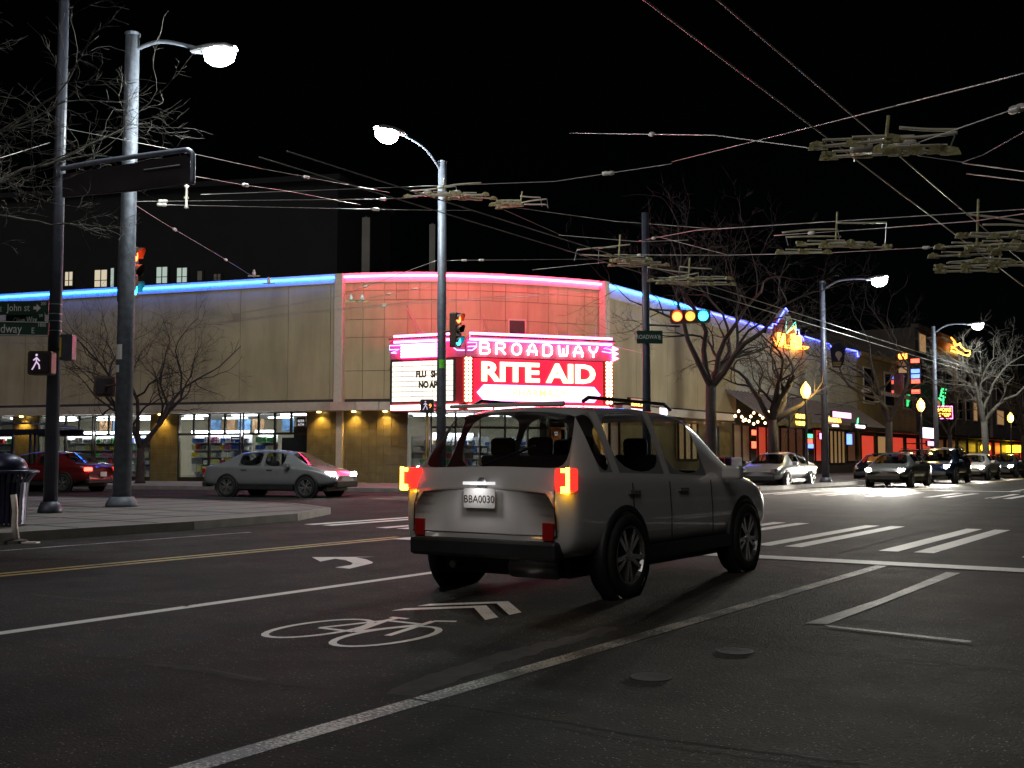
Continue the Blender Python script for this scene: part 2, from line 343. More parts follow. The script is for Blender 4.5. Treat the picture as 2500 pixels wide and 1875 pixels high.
for x in (-10.95, -10.73): strip('yellow_line', x, x+0.11, 42.6, 160, 0.004, 'paint_yellow')
strip('lane_line', -7.2, -7.08, 42.6, 160, 0.004, 'paint')
# faded old line and short cross mark at the lower right of the carriageway
sheet([G(1965, 1522), G(2020, 1524), G(2130, 1483), G(2345, 1399), G(2310, 1397), G(2150, 1462)], 0.004).build('faded_line', 'paint_faint', road)
sheet([G(2010, 1526), G(2025, 1531), G(2370, 1570), G(2372, 1565)], 0.006).build('faded_line', 'paint_faint', road)
# turn arrow
zoom4 = lambda a, b: G(600+a/3.16, 950+b/3.16)
sheet([zoom4(*q) for q in ((510, 1297), (575, 1331), (690, 1309), (770, 1320), (826, 1342), (812, 1357), (690, 1376), (800, 1386), (975, 1345), (982, 1336), (930, 1314), (850, 1299), (1000, 1294))], 0.004).build('turn_arrow', 'paint', road)
# bicycle symbol and double chevron
bike = MB()
def flat_line(mb, a, b, w, z):
    a, b = Vector((a[0], a[1], 0)), Vector((b[0], b[1], 0)); d = (b-a).normalized(); n = Vector((-d.y, d.x, 0))*w/2
    mb.add([(q.x, q.y, z*.4) for q in (a-n, b-n, b+n, a+n)], [(0, 1, 2, 3)])
def flat_ring(mb, cx, cy_, rx, ry, w, z, a0=0, a1=360, n=26):
    for i in range(n):
        t0, t1 = R(a0+(a1-a0)*i/n), R(a0+(a1-a0)*(i+1)/n)
        q = []
        for t, s in ((t0, 0), (t1, 0), (t1, w), (t0, w)): q.append((cx+(rx-s)*math.cos(t), cy_+(ry-s)*math.sin(t), z*.4))
        mb.add(q, [(0, 1, 2, 3)])
bx, by = -5.19, 5.90
flat_ring(bike, bx+0.30, by-0.08, 0.27, 0.50, 0.055, 0.004)
flat_ring(bike, bx-0.32, by-0.08, 0.27, 0.50, 0.055, 0.005)
for a, b in (((-.32, -.08), (-.16, .45)), ((-.16, .45), (.18, .45)), ((-.16, .45), (.0, -.08)), ((.0, -.08), (.18, .45)), ((.30, -.08), (.15, .62)), ((-.32, -.08), (.0, -.08)), ((.15, .62), (.30, .70)), ((-.24, .60), (-.08, .60)), ((-.16, .45), (-.17, .6))):
    flat_line(bike, (bx+a[0], by+a[1]), (bx+b[0], by+b[1]), 0.055, 0.006 + 0.0003*len(bike.f) % 0.002)
bike.build('bicycle_symbol', 'paint', road)
for dy in (0.0, 0.32):
    chev = MB(); bx = -5.24
    chev.add([(bx-0.42, 6.78+dy, .0016), (bx+0.02, 7.28+dy, .0016), (bx+0.48, 6.78+dy, .0016), (bx+0.48, 6.95+dy, .0016), (bx+0.02, 7.45+dy, .0016), (bx-0.42, 6.95+dy, .0016)], [(0, 1, 4, 5), (1, 2, 3, 4)])
    chev.build('chevron', 'paint', road)
# seams, cracks and a rough patch
def seam(pts, w, mat='tar', z=0.0045):
    mb = MB(); pp = [G(*p) for p in pts]; fine_ = []
    for a, b in zip(pp, pp[1:]):
        for i in range(6): fine_.append(a.lerp(b, i/6)+Vector((random.uniform(-.012, .012), random.uniform(-.012, .012), 0)))
    fine_.append(pp[-1])
    for a, b in zip(fine_, fine_[1:]): flat_line(mb, a, b, w*random.uniform(.7, 1.3), z)
    mb.build('pavement_seam', mat, road)
seam([(0, 1562), (190, 1600), (420, 1622), (640, 1665), (800, 1682)], 0.03)
seam([(930, 1695), (1300, 1752), (1620, 1806), (2100, 1868)], 0.025)
seam([(1590, 1540), (1900, 1575), (2200, 1610), (2500, 1640)], 0.02)
seam([(2150, 1275), (2250, 1253), (2370, 1226), (2500, 1200)], 0.09)
seam([(1700, 1262), (1950, 1272), (2150, 1275), (2480, 1285)], 0.05)
seam([(2050, 1350), (2240, 1300), (2330, 1284)], 0.04)
seam([(80, 1452), (250, 1468), (460, 1480)], 0.05, 'patch')
seam([(360, 1618), (520, 1640), (640, 1662)], 0.10, 'patch', 0.003)
sheet([G(x+random.uniform(-7, 7), y+random.uniform(-4, 4)) for x, y in [(940+(1500-940)*t, 1697-168*t**.72) for t in [i/22 for i in range(23)]]+[(1510-500*t, 1541+155*t**1.15) for t in [i/22 for i in range(23)]]], 0.002).build('road_patch', 'patch', road)

def pavement(name, poly, label_mat='concrete', h=0.13):
    o = tag(MB().prism(poly, -0.02, h).build(name, label_mat), kind='structure')
    return o
KERB_FAR = [(-14.8, 250), (-14.8, 40.5), (-15.2, 37), (-16.3, 34), (-18.5, 31.9), (-22, 30.6), (-33, 27.9), (-90, 13.9)]
KERB_NEAR = [(-14.8, -30), (-14.8, 12.5), (-15.2, 15.3), (-16.4, 17.5), (-18.6, 18.7), (-23.5, 19.0), (-30, 17.5), (-90, 2.6)]
pavement('sidewalk_drugstore_corner', KERB_FAR + [(-90, 250)])
pavement('sidewalk_near_corner', KERB_NEAR + [(-90, -30)])
pavement('sidewalk_behind_camera', [(1.6, -30), (40, -30), (40, 11.5), (4.5, 11.5), (2.2, 10.2), (1.6, 8)])
pavement('sidewalk_east', [(1.6, 45), (4, 41), (40, 40), (40, 250), (1.6, 250)])
def kerb(name, line):
    mb = MB()
    for a, b in zip(line, line[1:]):
        a, b = Vector((*a, .067)), Vector((*b, .067)); mb.bar(a, b, 0.16, 0.147)
    tag(mb.build(name, 'kerb'), kind='structure')
kerb('kerb_drugstore_corner', KERB_FAR); kerb('kerb_near_corner', KERB_NEAR)

def kerb_y(x):
    for a, b in zip(KERB_NEAR[1:], KERB_NEAR[2:]):
        if b[0] <= x <= a[0]: return a[1]+(b[1]-a[1])*(x-a[0])/(b[0]-a[0])
    return 10
near = bpy.data.objects['sidewalk_near_corner']
for k in range(22):
    x = -16.2-1.5*k; mb = MB(); mb.box((x, (kerb_y(x)-.2-14)/2, .1325), (.035, kerb_y(x)-.2+14, .003)); mb.build('slab_joint', 'backing', near)
for k in range(16):
    y = 15.0-1.5*k; mb = MB(); x0 = -15.0 if y < 12.5 else -16.2; mb.box(((x0-50)/2, y, .1335), (50+x0, .035, .003)); mb.build('slab_joint', 'backing', near)

def manhole(px, py, label):
    p = G(px, py); t = thing('manhole_cover', (p.x, p.y, 0), label, 'manhole cover', 'manhole covers in the near lane')
    T = Matrix.Translation((p.x, p.y, 0.0))
    MB().lathe([(0.0, .0005), (.115, .0005), (.115, .003), (.098, .003), (.098, .0015), (0.0, .0015)], 26, T).build('frame_ring', 'steel', t)
    mb = MB()
    for k in range(-3, 4): mb.box((p.x+k*.026, p.y, .0018), (.011, 2*math.sqrt(.092**2-(k*.026)**2), .0022))
    mb.build('tread_pattern', 'steel', t)
manhole(1590, 1653, 'round iron cover nearest the camera beside the lower white lane line')
manhole(1795, 1590, 'round iron cover with a pale patch below it, farther up the lane')

# ================================================================== DRUGSTORE ON THE CORNER
SZ = 1.106
def zcurve(px):   # depth of the bowed corner facade
    xs, zs = (830, 1075, 1474), (47.9, 47.5, 50.0); t = 0
    for i in range(3):
        l = 1
        for j in range(3):
            if j != i: l *= (px-xs[j])/(xs[i]-xs[j])
        t += zs[i]*l
    return t
HN = 9.05
flat = lambda p: Vector((p.x, p.y, 0))
COLS = [830, 885, 938, 995, 1053, 1113, 1172, 1234, 1289, 1339, 1386, 1428, 1474]
CP = [flat(D(px, 900, zcurve(px))) for px in COLS]
A, B = CP[0], CP[-1]
LE = flat(D(0, 724, 54.0)); LE = A + (LE-A)*1.5
WL = Wall(A, LE-A, -A); LLEN = (LE-A).length
WR = Wall(B, (0, 1), (1, 0))
SEG = [Wall(a, b-a, -a) for a, b in zip(CP, CP[1:])]
SL = [(b-a).length for a, b in zip(CP, CP[1:])]
shop = thing('drugstore_building', flat((A+B)/2), 'beige corner drugstore with bowed front, blue and red neon roof edge', 'building')
z_can0, z_can1, z_pan, z_fas = 3.2, 3.56, 3.72, 8.80
# backing wall behind the panels
mb = MB()
WL.box(mb, 0, LLEN, -0.35, -0.05, z_can0, 9.2)
for w, l in zip(SEG, SL): w.box(mb, -.02, l+.02, -0.35, -0.05, z_can0, 9.2)
WR.box(mb, 0, 15.5, -0.35, -0.05, z_can0, 8.9)
mb.build('backing_wall', 'backing', shop)
def panel(w, u0, u1, z0, z1, mat='stucco', g=0.012, d=0.0):
    w.box(MB(), u0, u1, 0, 0, 0, 0)
    m_ = MB(); w.box(m_, u0+g, u1-g, -0.05, d, z0+g, z1-g); return m_.build('panel', mat, shop)
# long wall on the left: tall panels
edges = [0.2] + [WL.at(px, 850)[0] for px in (806, 703, 586, 477, 345, 197, 62, -90, -260)]
edges = [e for e in edges if e < LLEN] + [LLEN]
for a, b in zip(edges, edges[1:]): panel(WL, a, b, z_pan, z_fas)
# bowed front: grid of panels
for i, (w, l) in enumerate(zip(SEG, SL)):
    a0 = 0.18 if i == 0 else 0; a1 = l-0.18 if i == 11 else l
    for z0, z1 in ((z_pan, 4.95), (4.95, 6.4), (6.4, 7.18), (7.18, 8.02)): panel(w, a0, a1, z0, z1, 'stucco', 0.009, random.uniform(-.004, .004))
    m_ = (a0+a1)/2
    for z0, z1 in ((8.02, 8.44), (8.44, z_fas)):
        if i % 3 == 1: panel(w, a0, a1, z0, z1, 'stucco', 0.009, random.uniform(-.004, .004))
        else:
            panel(w, a0, m_, z0, z1, 'stucco', 0.009, random.uniform(-.004, .004)); panel(w, m_, a1, z0, z1, 'stucco', 0.009, random.uniform(-.004, .004))
# right wall: tall panels up to the pale end section
ends = [0.2, 3.2, 6.6, 10.2, 13.0, 15.5]
for a, b in zip(ends, ends[1:]): panel(WR, a, b, z_pan, z_fas-0.1)
# pilasters at both ends of the bowed front
for w, u in ((WL, 0.0), (WR, 0.0)):
    p = w.pt(u, 0.02, 0); mb = MB().box((p.x, p.y, (z_can1+9.2)/2), (0.40, 0.40, 9.2-z_can1), math.atan2(w.u.y, w.u.x))
    mb.build('pilaster', 'trim', shop, bevel=0.02)
# fascia and neon tubes
def fascia(w, u0, u1, mat, z0=z_fas, z1=9.22):
    m_ = MB(); w.box(m_, u0, u1, -0.3, 0.05, z0, z1); m_.build('fascia', mat, shop)
fascia(WL, 0.2, LLEN, 'trim')
for i, (w, l) in enumerate(zip(SEG, SL)): fascia(w, 0.2 if i == 0 else 0.0, l-.2 if i == 11 else l, 'trim')
u = 0.25; k = 0
while u < LLEN-2:
    u2 = min(u+3.1, LLEN)
    MB().tube([WL.pt(u, 0.13, HN), WL.pt(u2-.03, 0.13, HN)], 0.042, 6).build('neon_tube', 'blue_neon', shop); u = u2
for i, (w, l) in enumerate(zip(SEG, SL)):
    MB().tube([w.pt(0.2 if i == 0 else 0.0, 0.13, HN), w.pt(l-.2 if i == 11 else l, 0.13, HN)], 0.05, 6).build('neon_tube', 'red_neon', shop)
# roof slab and the low roof house
roof_pts = [(p.x, p.y) for p in [WL.pt(LLEN, -.35, 0)]+[SEG[i].pt(0, -.35, 0) for i in range(12)]+[WR.pt(.3, -.35, 0), WR.pt(31, -.35, 0)]] + [(-60, 80)]
roof = MB().prism(roof_pts, 8.3, 8.62).build('roof', 'darkwall', shop)
pa, pb = D(995, 700, 60), D(1325, 700, 62)
MB().bar((pa.x, pa.y, 9.75), (pb.x, pb.y, 9.75), 3.0, 2.2).build('roof_house', 'greywall', roof)
# canopy over the pavement
mb = MB(); WL.box(mb, -0.1, LLEN, -.05, 1.0, z_can0, z_can1); mb.build('canopy', 'trim', shop)
mb = MB()
for w, l in zip(SEG, SL): w.box(mb, -.02, l+.02, -.05, 0.95, z_can0+.003, z_can1-.003)
mb.build('canopy', 'trim', shop)
mb = MB(); WR.box(mb, 0.1, 13, -.05, 0.9, z_can0, z_can1); mb.build('canopy', 'trim', shop)
# brown tiled wall at street level
def lower_solid(w, u0, u1, tiles=True):
    m_ = MB(); w.box(m_, u0, u1, -0.3, -0.02, 0.10, z_can0); m_.build('tiled_wall', 'grout', shop)
    if not tiles: return
    n = max(1, round((u1-u0)/0.36)); du = (u1-u0)/n; rows = 8; dz = (z_can0-.14)/rows
    for a in range(n):
        for b in range(rows):
            t_ = MB(); w.box(t_, u0+a*du+.008, u0+(a+1)*du-.008, -0.02, 0.0, .14+b*dz+.008, .14+(b+1)*dz-.008)
            t_.build('tile', 'tile', shop)
uL = lambda px: WL.at(px, 1080)[0]
lower_solid(WL, 0.0, uL(749)); lower_solid(WL, uL(433), uL(367)); lower_solid(WL, uL(92), uL(30))
for i in (0, 1, 2): lower_solid(SEG[i], 0, SL[i])
for i in (10, 11): lower_solid(SEG[i], 0, SL[i])
for i in (0, 11):
    w = SEG[i]; uu = 0.05 if i == 0 else SL[i]-.05
    p = w.pt(uu, .03, 0); MB().box((p.x, p.y, 1.67), (.28, .28, 3.06), math.atan2(w.u.y, w.u.x)).build('pilaster', 'trim', shop)
def shop_window(w, u0, u1, nlow, nup, mat='alu', z0=0.32, zt=2.26, z1=3.16):
    """Window bank: the frame is the part, its panes are sub-parts."""
    m_ = MB(); f_ = 0.05
    for za, zb in ((0.13, z0), (zt-f_, zt+f_), (z1, z_can0)): w.box(m_, u0, u1, -.14, -.04, za, zb)
    fr = None
    def mull(n, za, zb):
        for k in range(n+1):
            u = u0+(u1-u0)*k/n; w.box(m_, max(u0, u-.045), min(u1, u+.045), -.13, -.03, za, zb)
    mull(nlow, z0, zt-f_); mull(nup, zt+f_, z1)
    fr = m_.build('window', mat, shop)
    for n, za, zb in ((nlow, z0, zt-f_), (nup, zt+f_, z1)):
        for k in range(n):
            a, b = u0+(u1-u0)*k/n+.045, u0+(u1-u0)*(k+1)/n-.045
            g = MB().add([w.pt(a, -.085, za), w.pt(b, -.085, za), w.pt(b, -.085, zb), w.pt(a, -.085, zb)], [(0, 1, 2, 3)]); g.build('pane', 'glass', fr)
shop_window(WL, uL(585), uL(433), 2, 4, 'bronze'); shop_window(WL, uL(749), uL(590), 2, 4, 'bronze')
shop_window(WL, uL(224), uL(92), 2, 4, 'bronze'); shop_window(WL, uL(367), uL(228), 2, 4, 'bronze'); shop_window(WL, uL(30), uL(-140), 3, 5, 'bronze')
for i in range(3, 10): shop_window(SEG[i], 0, SL[i], 1, 1, 'alu' if i % 2 else 'bronze', z0=.2, zt=2.5)
# inside: floor, ceiling, back wall, ceiling lights
ins = [WL.pt(LLEN, -.4, 0), WL.pt(0, -.4, 0)] + [SEG[i].pt(SL[i], -.4, 0) for i in range(11)] + [WR.pt(.5, -.6, 0), WR.pt(10, -.6, 0)]
bk = [WR.pt(10, -9, 0), WL.pt(-6, -9.5, 0), WL.pt(LLEN, -9, 0)]
poly = [(p.x, p.y) for p in ins+bk]
M['floor'] = pm('vinyl_floor', (0.5, 0.48, 0.44), 0.3, var=0.08); M['intwall'] = pm('shop_back_wall', (0.62, 0.56, 0.42), 0.7, var=0.06); M['ceil'] = pm('ceiling_tile', (0.66, 0.66, 0.62), 0.8, var=0.05)
MB().prism(poly, 0.131, 0.15).build('shop_floor', 'floor', shop); MB().prism(poly, 3.22, 3.3).build('shop_ceiling', 'ceil', shop)
mb = MB()
for a, b in zip(bk, bk[1:]): mb.bar((a.x, a.y, 1.7), (b.x, b.y, 1.7), .15, 3.1)
mb.build('shop_back_wall', 'intwall', shop)
for k in range(9):
    for d in (-2.0, -5.2):
        c = WL.pt(0.8+k*2.6, d, 3.18); MB().box((c.x, c.y, 3.18), (1.25, .3, .05), math.atan2(WL.u.y, WL.u.x)).build('ceiling_light', 'glow_white', shop)
for i in range(3, 11, 2):
    for d in (-1.8, -4.5):
        c = SEG[i].pt(.5, d, 3.18); MB().box((c.x, c.y, 3.18), (1.2, .3, .05), math.atan2(SEG[i].u.y, SEG[i].u.x)).build('ceiling_light', 'glow_white', shop)
# wall washers under the canopy
def downlight(w, u):
    p = w.pt(u, .26, z_can0); o = MB().lathe([(.0, 0), (.07, 0), (.09, .0), (.09, -.05), (.05, -.06), (0, -.06)], 10, Matrix.Translation(p)).build('downlight', M['amber_spot'], shop)
    point_light(p+Vector((0, 0, -.12)), 120, (1.0, .62, .13), o, .06, spot=115, aim=tuple(-w.n*.28+Vector((0, 0, -1))), blend=.9)
M['amber_spot'] = em('downlight_lens', (1.0, .7, .2), 12)
downlight(WL, uL(785)); downlight(WL, uL(398)); downlight(WL, uL(60)); downlight(SEG[0], .75); downlight(SEG[2], .1); downlight(SEG[10], .5); downlight(SEG[11], .6)

# ---- shelves and goods inside the windows (things of their own)
GOODS = [pm('goods_%d' % i, c, 0.45, var=0.3, scale=30) for i, c in enumerate([(.75, .75, .72), (.55, .06, .07), (.08, .16, .5), (.75, .55, .05), (.12, .4, .15), (.6, .25, .4), (.2, .2, .22), (.7, .68, .6), (.75, .72, .3)])]
M['shelf_white'] = pm('white_shelf_metal', (.7, .7, .7), .4, var=.05)
def goods_mesh(boxes, name, parent):
    me = bpy.data.meshes.new(name); vs = []; fs = []; mi = []; inv = root_matrix(parent).inverted()
    for T, d, m_ in boxes:
        t = MB().box((0, 0, 0), d, 0, T); n = len(vs); vs += [tuple(inv @ q) for q in t.v]; fs += [tuple(i+n for i in q) for q in t.f]; mi += [m_]*6
    me.from_pydata(vs, [], fs)
    for g in GOODS: me.materials.append(g)
    me.polygons.foreach_set('material_index', mi); me.update()
    o = bpy.data.objects.new(name, me); COL.objects.link(o); o.parent = parent; o['kind'] = 'stuff'; return o
def store_shelf(w, u, d, wid, label, high=2.15, strip=True, rows=6, rnd=0):
    rg = random.Random(rnd); p = w.pt(u, d, .15); a = math.atan2(w.x.y, w.x.x)
    t = thing('store_shelf', p, label, 'shelf', 'lit goods shelves behind the drugstore windows')
    fx = lambda x, y, z: w.pt(u, d, 0)+w.x*x+w.n*y+Vector((0, 0, z))
    MB().box(fx(0, -.02, .15+high/2), (wid, .04, high), a).build('back_panel', 'shelf_white', t)
    bs = []
    for r in range(rows):
        z = .25+r*(high-.2)/rows
        MB().box(fx(0, .17, z), (wid, .34, .025), a).build('shelf_board', 'shelf_white', t)
        x = -wid/2+.03; hh = (high-.2)/rows
        while x < wid/2-.05:
            n = rg.randint(2, 6); gw = rg.uniform(.05, .11); gh = rg.uniform(.45, .85)*hh; col = rg.choice([0, 0, 1, 2, 3, 4, 5, 6, 6, 7, 8])
            for _ in range(n):
                if x+gw > wid/2: break
                c = fx(x+gw/2, .2+rg.uniform(-.02, .05), z+.013+gh/2); bs.append((Matrix.Translation(c) @ Matrix.Rotation(a, 4, 'Z'), (gw*.92, .16, gh), col)); x += gw
            x += rg.uniform(0, .05)
    goods_mesh(bs, 'goods', t)
    if strip: MB().box(fx(0, .25, .2+high), (wid-.04, .12, .16), a).build('light_strip', 'glow_int', t)
    return t
sh = [(uL(170), 'glass-fronted shelf of green bottles seen right of the bus shelter', 2.0), (uL(250), 'white goods shelf behind the two left poles and the small tree', 2.4), (uL(340), 'white goods shelf ending beside the tree trunk at the window edge', 1.4),
      (uL(478), 'cosmetics shelf with red goods left of the blue shelf banner', 1.5), (uL(550), 'cosmetics shelf under the small blue shelf banner', 1.5), (uL(625), 'narrow dim shelf next to the dark counter inside the third window', 1.0), (uL(0), 'goods shelf behind the bus shelter glass at the picture edge', 3.0)]
for k, (u, lab, wd) in enumerate(sh): store_shelf(WL, u, -1.0, wd, lab, rnd=k)
es = [(4, -1.6, .9, 'bright drink cooler column just inside the entrance, left one', True), (5, -1.8, .9, 'bright drink cooler column just inside the entrance, middle one', True), (6, -3.0, 1.1, 'snack shelf seen through the middle of the entrance doors', False), (8, -2.6, 1.1, 'magazine shelf behind the door with the orange poster', False), (3, -1.4, .9, 'gift shelf in the first pane of the entrance', False)]
for k, (i, d, wd, lab, s_) in enumerate(es): store_shelf(SEG[i], SL[i]/2, d, wd, lab, 2.0, s_, 6, 40+k)
# pictures on the wall above the shelves
M['mural_b'] = pm('blue_mural', (.1, .22, .42), .6, var=.6, scale=5); M['mural_o'] = pm('brown_mural', (.35, .2, .1), .6, var=.5, scale=5)
for k, px in enumerate((455, 490, 530, 565, 640, 180, 215)):
    o = MB(); WL.box(o, uL(px+15), uL(px-15), -2.25, -2.2, 2.42, 3.0)
    tag(o.build('wall_picture', 'mural_b' if k % 2 == 0 else 'mural_o'), ['blue painted picture above the red cosmetics', 'brown framed picture next to the first blue one', 'blue picture with rings above the shelf banner', 'brown picture at the end of the second window', 'dark blue picture in the third window', 'blue picture over the green bottles', 'brown picture over the green bottles'][k], 'picture', 'pictures above the shelves')
# printed notices; their white letters are given a glow of their own
def notice(w, u, d, z, wd, ht, lines, mat, tmat, label, name='notice', size=.1, cat='sign'):
    t = thing(name, w.pt(u, d, z-ht/2), label, cat)
    c = w.pt(u, d, z); MB().prism(bevel_poly(wd, ht, min(wd, ht)*.08), -.01, .01, frame(c, w.x)).build('board', mat, t)
    for k, s in enumerate(lines):
        text(s, size, frame(w.pt(u, d+.013, z+(len(lines)-1)*size*.55-k*size*1.1), w.x), tmat, t, ext=.002)
    return t
M['maroon'] = pm('maroon_board', (.05, .012, .02), .4); M['blue_board'] = pm('blue_board', (.03, .05, .2), .4); M['orange_board'] = pm('orange_poster', (.5, .2, .03), .5, var=.3, scale=3); M['letter_white'] = em('lit_white_letters', (1, 1, 1), .8)
notice(WL, uL(734), -.02, 2.72, .46, .52, ['BEER', 'ATM'], 'maroon', 'letter_white', 'maroon window sign reading ATM in the corner of the third window', size=.15)
notice(WL, uL(562), -.5, 2.06, .62, .2, ['MAYBELLINE'], 'blue_board', 'letter_white', 'small dark blue shelf banner with white capitals', size=.08)
tn = thing('window_lettering', WL.pt(uL(712), -.03, 1.3), 'grey words Milk Eggs stuck on the dark lower window', 'lettering')
text('Milk  Eggs', .2, WL.frame(uL(712), -.03, 1.32), 'sign_white', tn, ext=.002)
po = notice(SEG[9], .35, .02, 2.15, .5, .72, [], 'orange_board', 'letter_white', 'orange poster with a shield badge on the right entrance door', 'door_poster', cat='poster')
c9 = SEG[9].pt(.35, .035, 2.24)
M['badge_blue'] = pm('badge_navy', (.02, .03, .12), .4); M['badge_red'] = pm('badge_red', (.4, .02, .03), .4)
MB().prism([(-.13, .12), (.13, .12), (.13, 0), (-.13, 0)], 0, .01, frame(c9, SEG[9].x)).build('badge', 'badge_blue', po)
MB().prism([(-.13, 0), (.13, 0), (.12, -.07), (0, -.13), (-.12, -.07)], 0, .01, frame(c9, SEG[9].x)).build('badge', 'badge_red', po)
text('RITE', .1, frame(SEG[9].pt(.35, .05, 2.30), SEG[9].x), 'letter_white', po, ext=.002); text('AID', .1, frame(SEG[9].pt(.35, .05, 2.20), SEG[9].x), 'letter_white', po, ext=.002)

# ---- marquee over the entrance
ML, MM, MR = (flat(D(px, 900, Z)) for px, Z in ((953, 46.0), (1137, 44.6), (1497, 46.9)))
marq = thing('marquee_sign', flat((ML+MR)/2), 'glowing red theatre marquee over the entrance reading BROADWAY RITE AID', 'sign')
FL, FR = Wall(MM, ML-MM, -MM), Wall(MM, MR-MM, -MM); fl, fr_ = (ML-MM).length, (MR-MM).length
M['red_paint'] = pm('red_enamel', (.32, .02, .03), .35, var=.15); M['pink_paint'] = pm('pink_enamel', (.42, .10, .17), .4, var=.08)
M['red_face'] = em('backlit_red_face', (.9, .02, .07), .75, (.5, .02, .05)); M['hot'] = em('hot_pink_tubes', (1, .035, .15), 56); M['cream_face'] = em('backlit_cream_panel', (1, .93, .76), 1.25)
M['letter_cream'] = em('cream_letters', (1, .86, .42), 3.2); M['neon_letter'] = em('white_neon_letters', (1, .66, .66), 9); M['bulb'] = em('warm_bulbs', (1, .62, .28), 9); M['bar_face'] = em('backlit_lilac_bar', (.95, .72, 1), 1.7); M['bar_text'] = em('yellow_letters', (1, .74, .22), 1.4); M['strip_hot'] = em('under_marquee_lights', (1, .55, .55), 8)
bl, br = SEG[2].pt(.3, -.04, 0), SEG[11].pt(SL[11]-.2, -.04, 0)
MB().prism([(p.x, p.y) for p in (ML, MM, MR, br, bl)], 3.12, 6.05).build('body', 'red_paint', marq)
mb = MB(); FL.box(mb, -.0, fl, 0, .03, 5.28, 6.02); FR.box(mb, .0, fr_, 0, .03, 5.28, 6.02); mb.build('header_band', 'pink_paint', marq)
for k, z in enumerate((6.22, 6.10, 5.98)):
    MB().tube([FL.pt(fl*.92, .2, z), FL.pt(.35, .2, z)], .05, 6).build('neon_tube', 'hot', marq)
    MB().tube([FR.pt(.1, .2, z), FR.pt(fr_-.15, .2, z)], .05, 6).build('neon_tube', 'hot', marq)
mb = MB(); FL.box(mb, .1, fl-.1, .0, .34, 6.05, 6.14); FR.box(mb, .1, fr_-.05, .0, .34, 6.05, 6.14); mb.build('cornice', 'pink_paint', marq)
for z in (5.84, 5.72, 5.60, 5.48, 5.37): MB().tube([FL.pt(fl*.84, .1, z), FL.pt(1.05, .1, z)], .05, 6).build('neon_tube', 'hot', marq)  # added tube stack in place of blown-out neon letters on the left face
# violet neon outlines
def outline(w, pts, d=.1, mat='violet_neon', parent=marq, r=.018):
    q = [w.pt(*((lambda a: (a[0], d, a[1]))(w.at(px, py, d)))) for px, py in pts]
    return MB().tube(q, r, 5).build('neon_outline', mat, parent)
outline(FL, [(978, 843), (951, 844), (951, 854), (974, 853), (955, 862), (968, 862)]); outline(FL, [(1108, 849), (1116, 855), (1134, 855)])
outline(FR, [(1142, 836), (1164, 836), (1163, 845), (1142, 846)]); outline(FR, [(1142, 855), (1153, 855), (1163, 847)]); outline(FR, [(1466, 843), (1492, 843), (1474, 851), (1492, 853), (1492, 862), (1470, 858)])
# BROADWAY in stroke letters
ST = {'B': [[(0, 0), (0, 1), (.55, 1), (.72, .88), (.72, .66), (.55, .54), (0, .54)], [(.55, .54), (.8, .42), (.8, .14), (.6, 0), (0, 0)]], 'R': [[(0, 0), (0, 1), (.55, 1), (.76, .86), (.76, .66), (.55, .5), (0, .5)], [(.4, .5), (.82, 0)]],
      'O': [[(.4, 0), (.12, .12), (0, .35), (0, .65), (.12, .88), (.4, 1), (.68, .88), (.8, .65), (.8, .35), (.68, .12), (.4, 0)]], 'A': [[(0, 0), (.08, .5), (.2, .85), (.4, 1), (.6, .85), (.72, .5), (.8, 0)], [(-.08, .38), (.88, .38)]],
      'D': [[(0, 0), (0, 1), (.5, 1), (.75, .8), (.8, .5), (.75, .2), (.5, 0), (0, 0)]], 'W': [[(0, 1), (.02, .35), (.14, .05), (.3, .05), (.42, .3), (.42, .7)], [(.42, .3), (.54, .05), (.7, .05), (.82, .35), (.84, 1)]], 'Y': [[(0, 1), (.06, .68), (.22, .5), (.4, .48), (.58, .5), (.74, .68), (.8, 1)], [(.4, .48), (.4, 0)]]}
def stroke_word(word, w, u0, du, z, h, d, mat, parent, r=.05, wid=.8):
    sgn = 1 if w.u.dot(w.x) > 0 else -1
    for k, c in enumerate(word):
        m_ = MB()
        for s in ST[c]: m_.tube([w.pt(u0+sgn*(k*du+x*wid*du), d, z+y*h) for x, y in s], r, 6)
        m_.build('letter', mat, parent, smooth=True)
uB0, uB1 = FR.at(1170, 850)[0], FR.at(1462, 850)[0]
stroke_word('BROADWAY', FR, uB0, (uB1-uB0)/7.75, 5.41, .46, .16, 'neon_letter', marq, .036, .68)
# letter board: backlit panels
x0, x1 = fl*.97, .55; n, m = 6, 8
mb = MB(); FL.box(mb, .45, fl, 0, .02, 3.44, 5.24); mb.build('letter_board_frame', 'black', marq)
for a in range(n):
    for b in range(m):
        t_ = MB(); ua, ub = x1+(x0-x1)*a/n, x1+(x0-x1)*(a+1)/n; za, zb = 3.5+1.68*b/m, 3.5+1.68*(b+1)/m
        FL.box(t_, ua+.012, ub-.012, .02, .045, za+.012, zb-.012); t_.build('letter_panel', 'cream_face', marq)
M['letter_dark'] = pm('dark_brown_letters', (.03, .012, .008), .5)
for s, px, py in (('FLU', 1028, 914), ('SH', 1061, 914), ('NO', 1034, 940), ('AP', 1058, 940)):
    u, z = FL.at(px, py, .06); text(s, .36, FL.frame(u, .06, z), 'letter_dark', marq, ext=.006, off=.02, sx=.8)
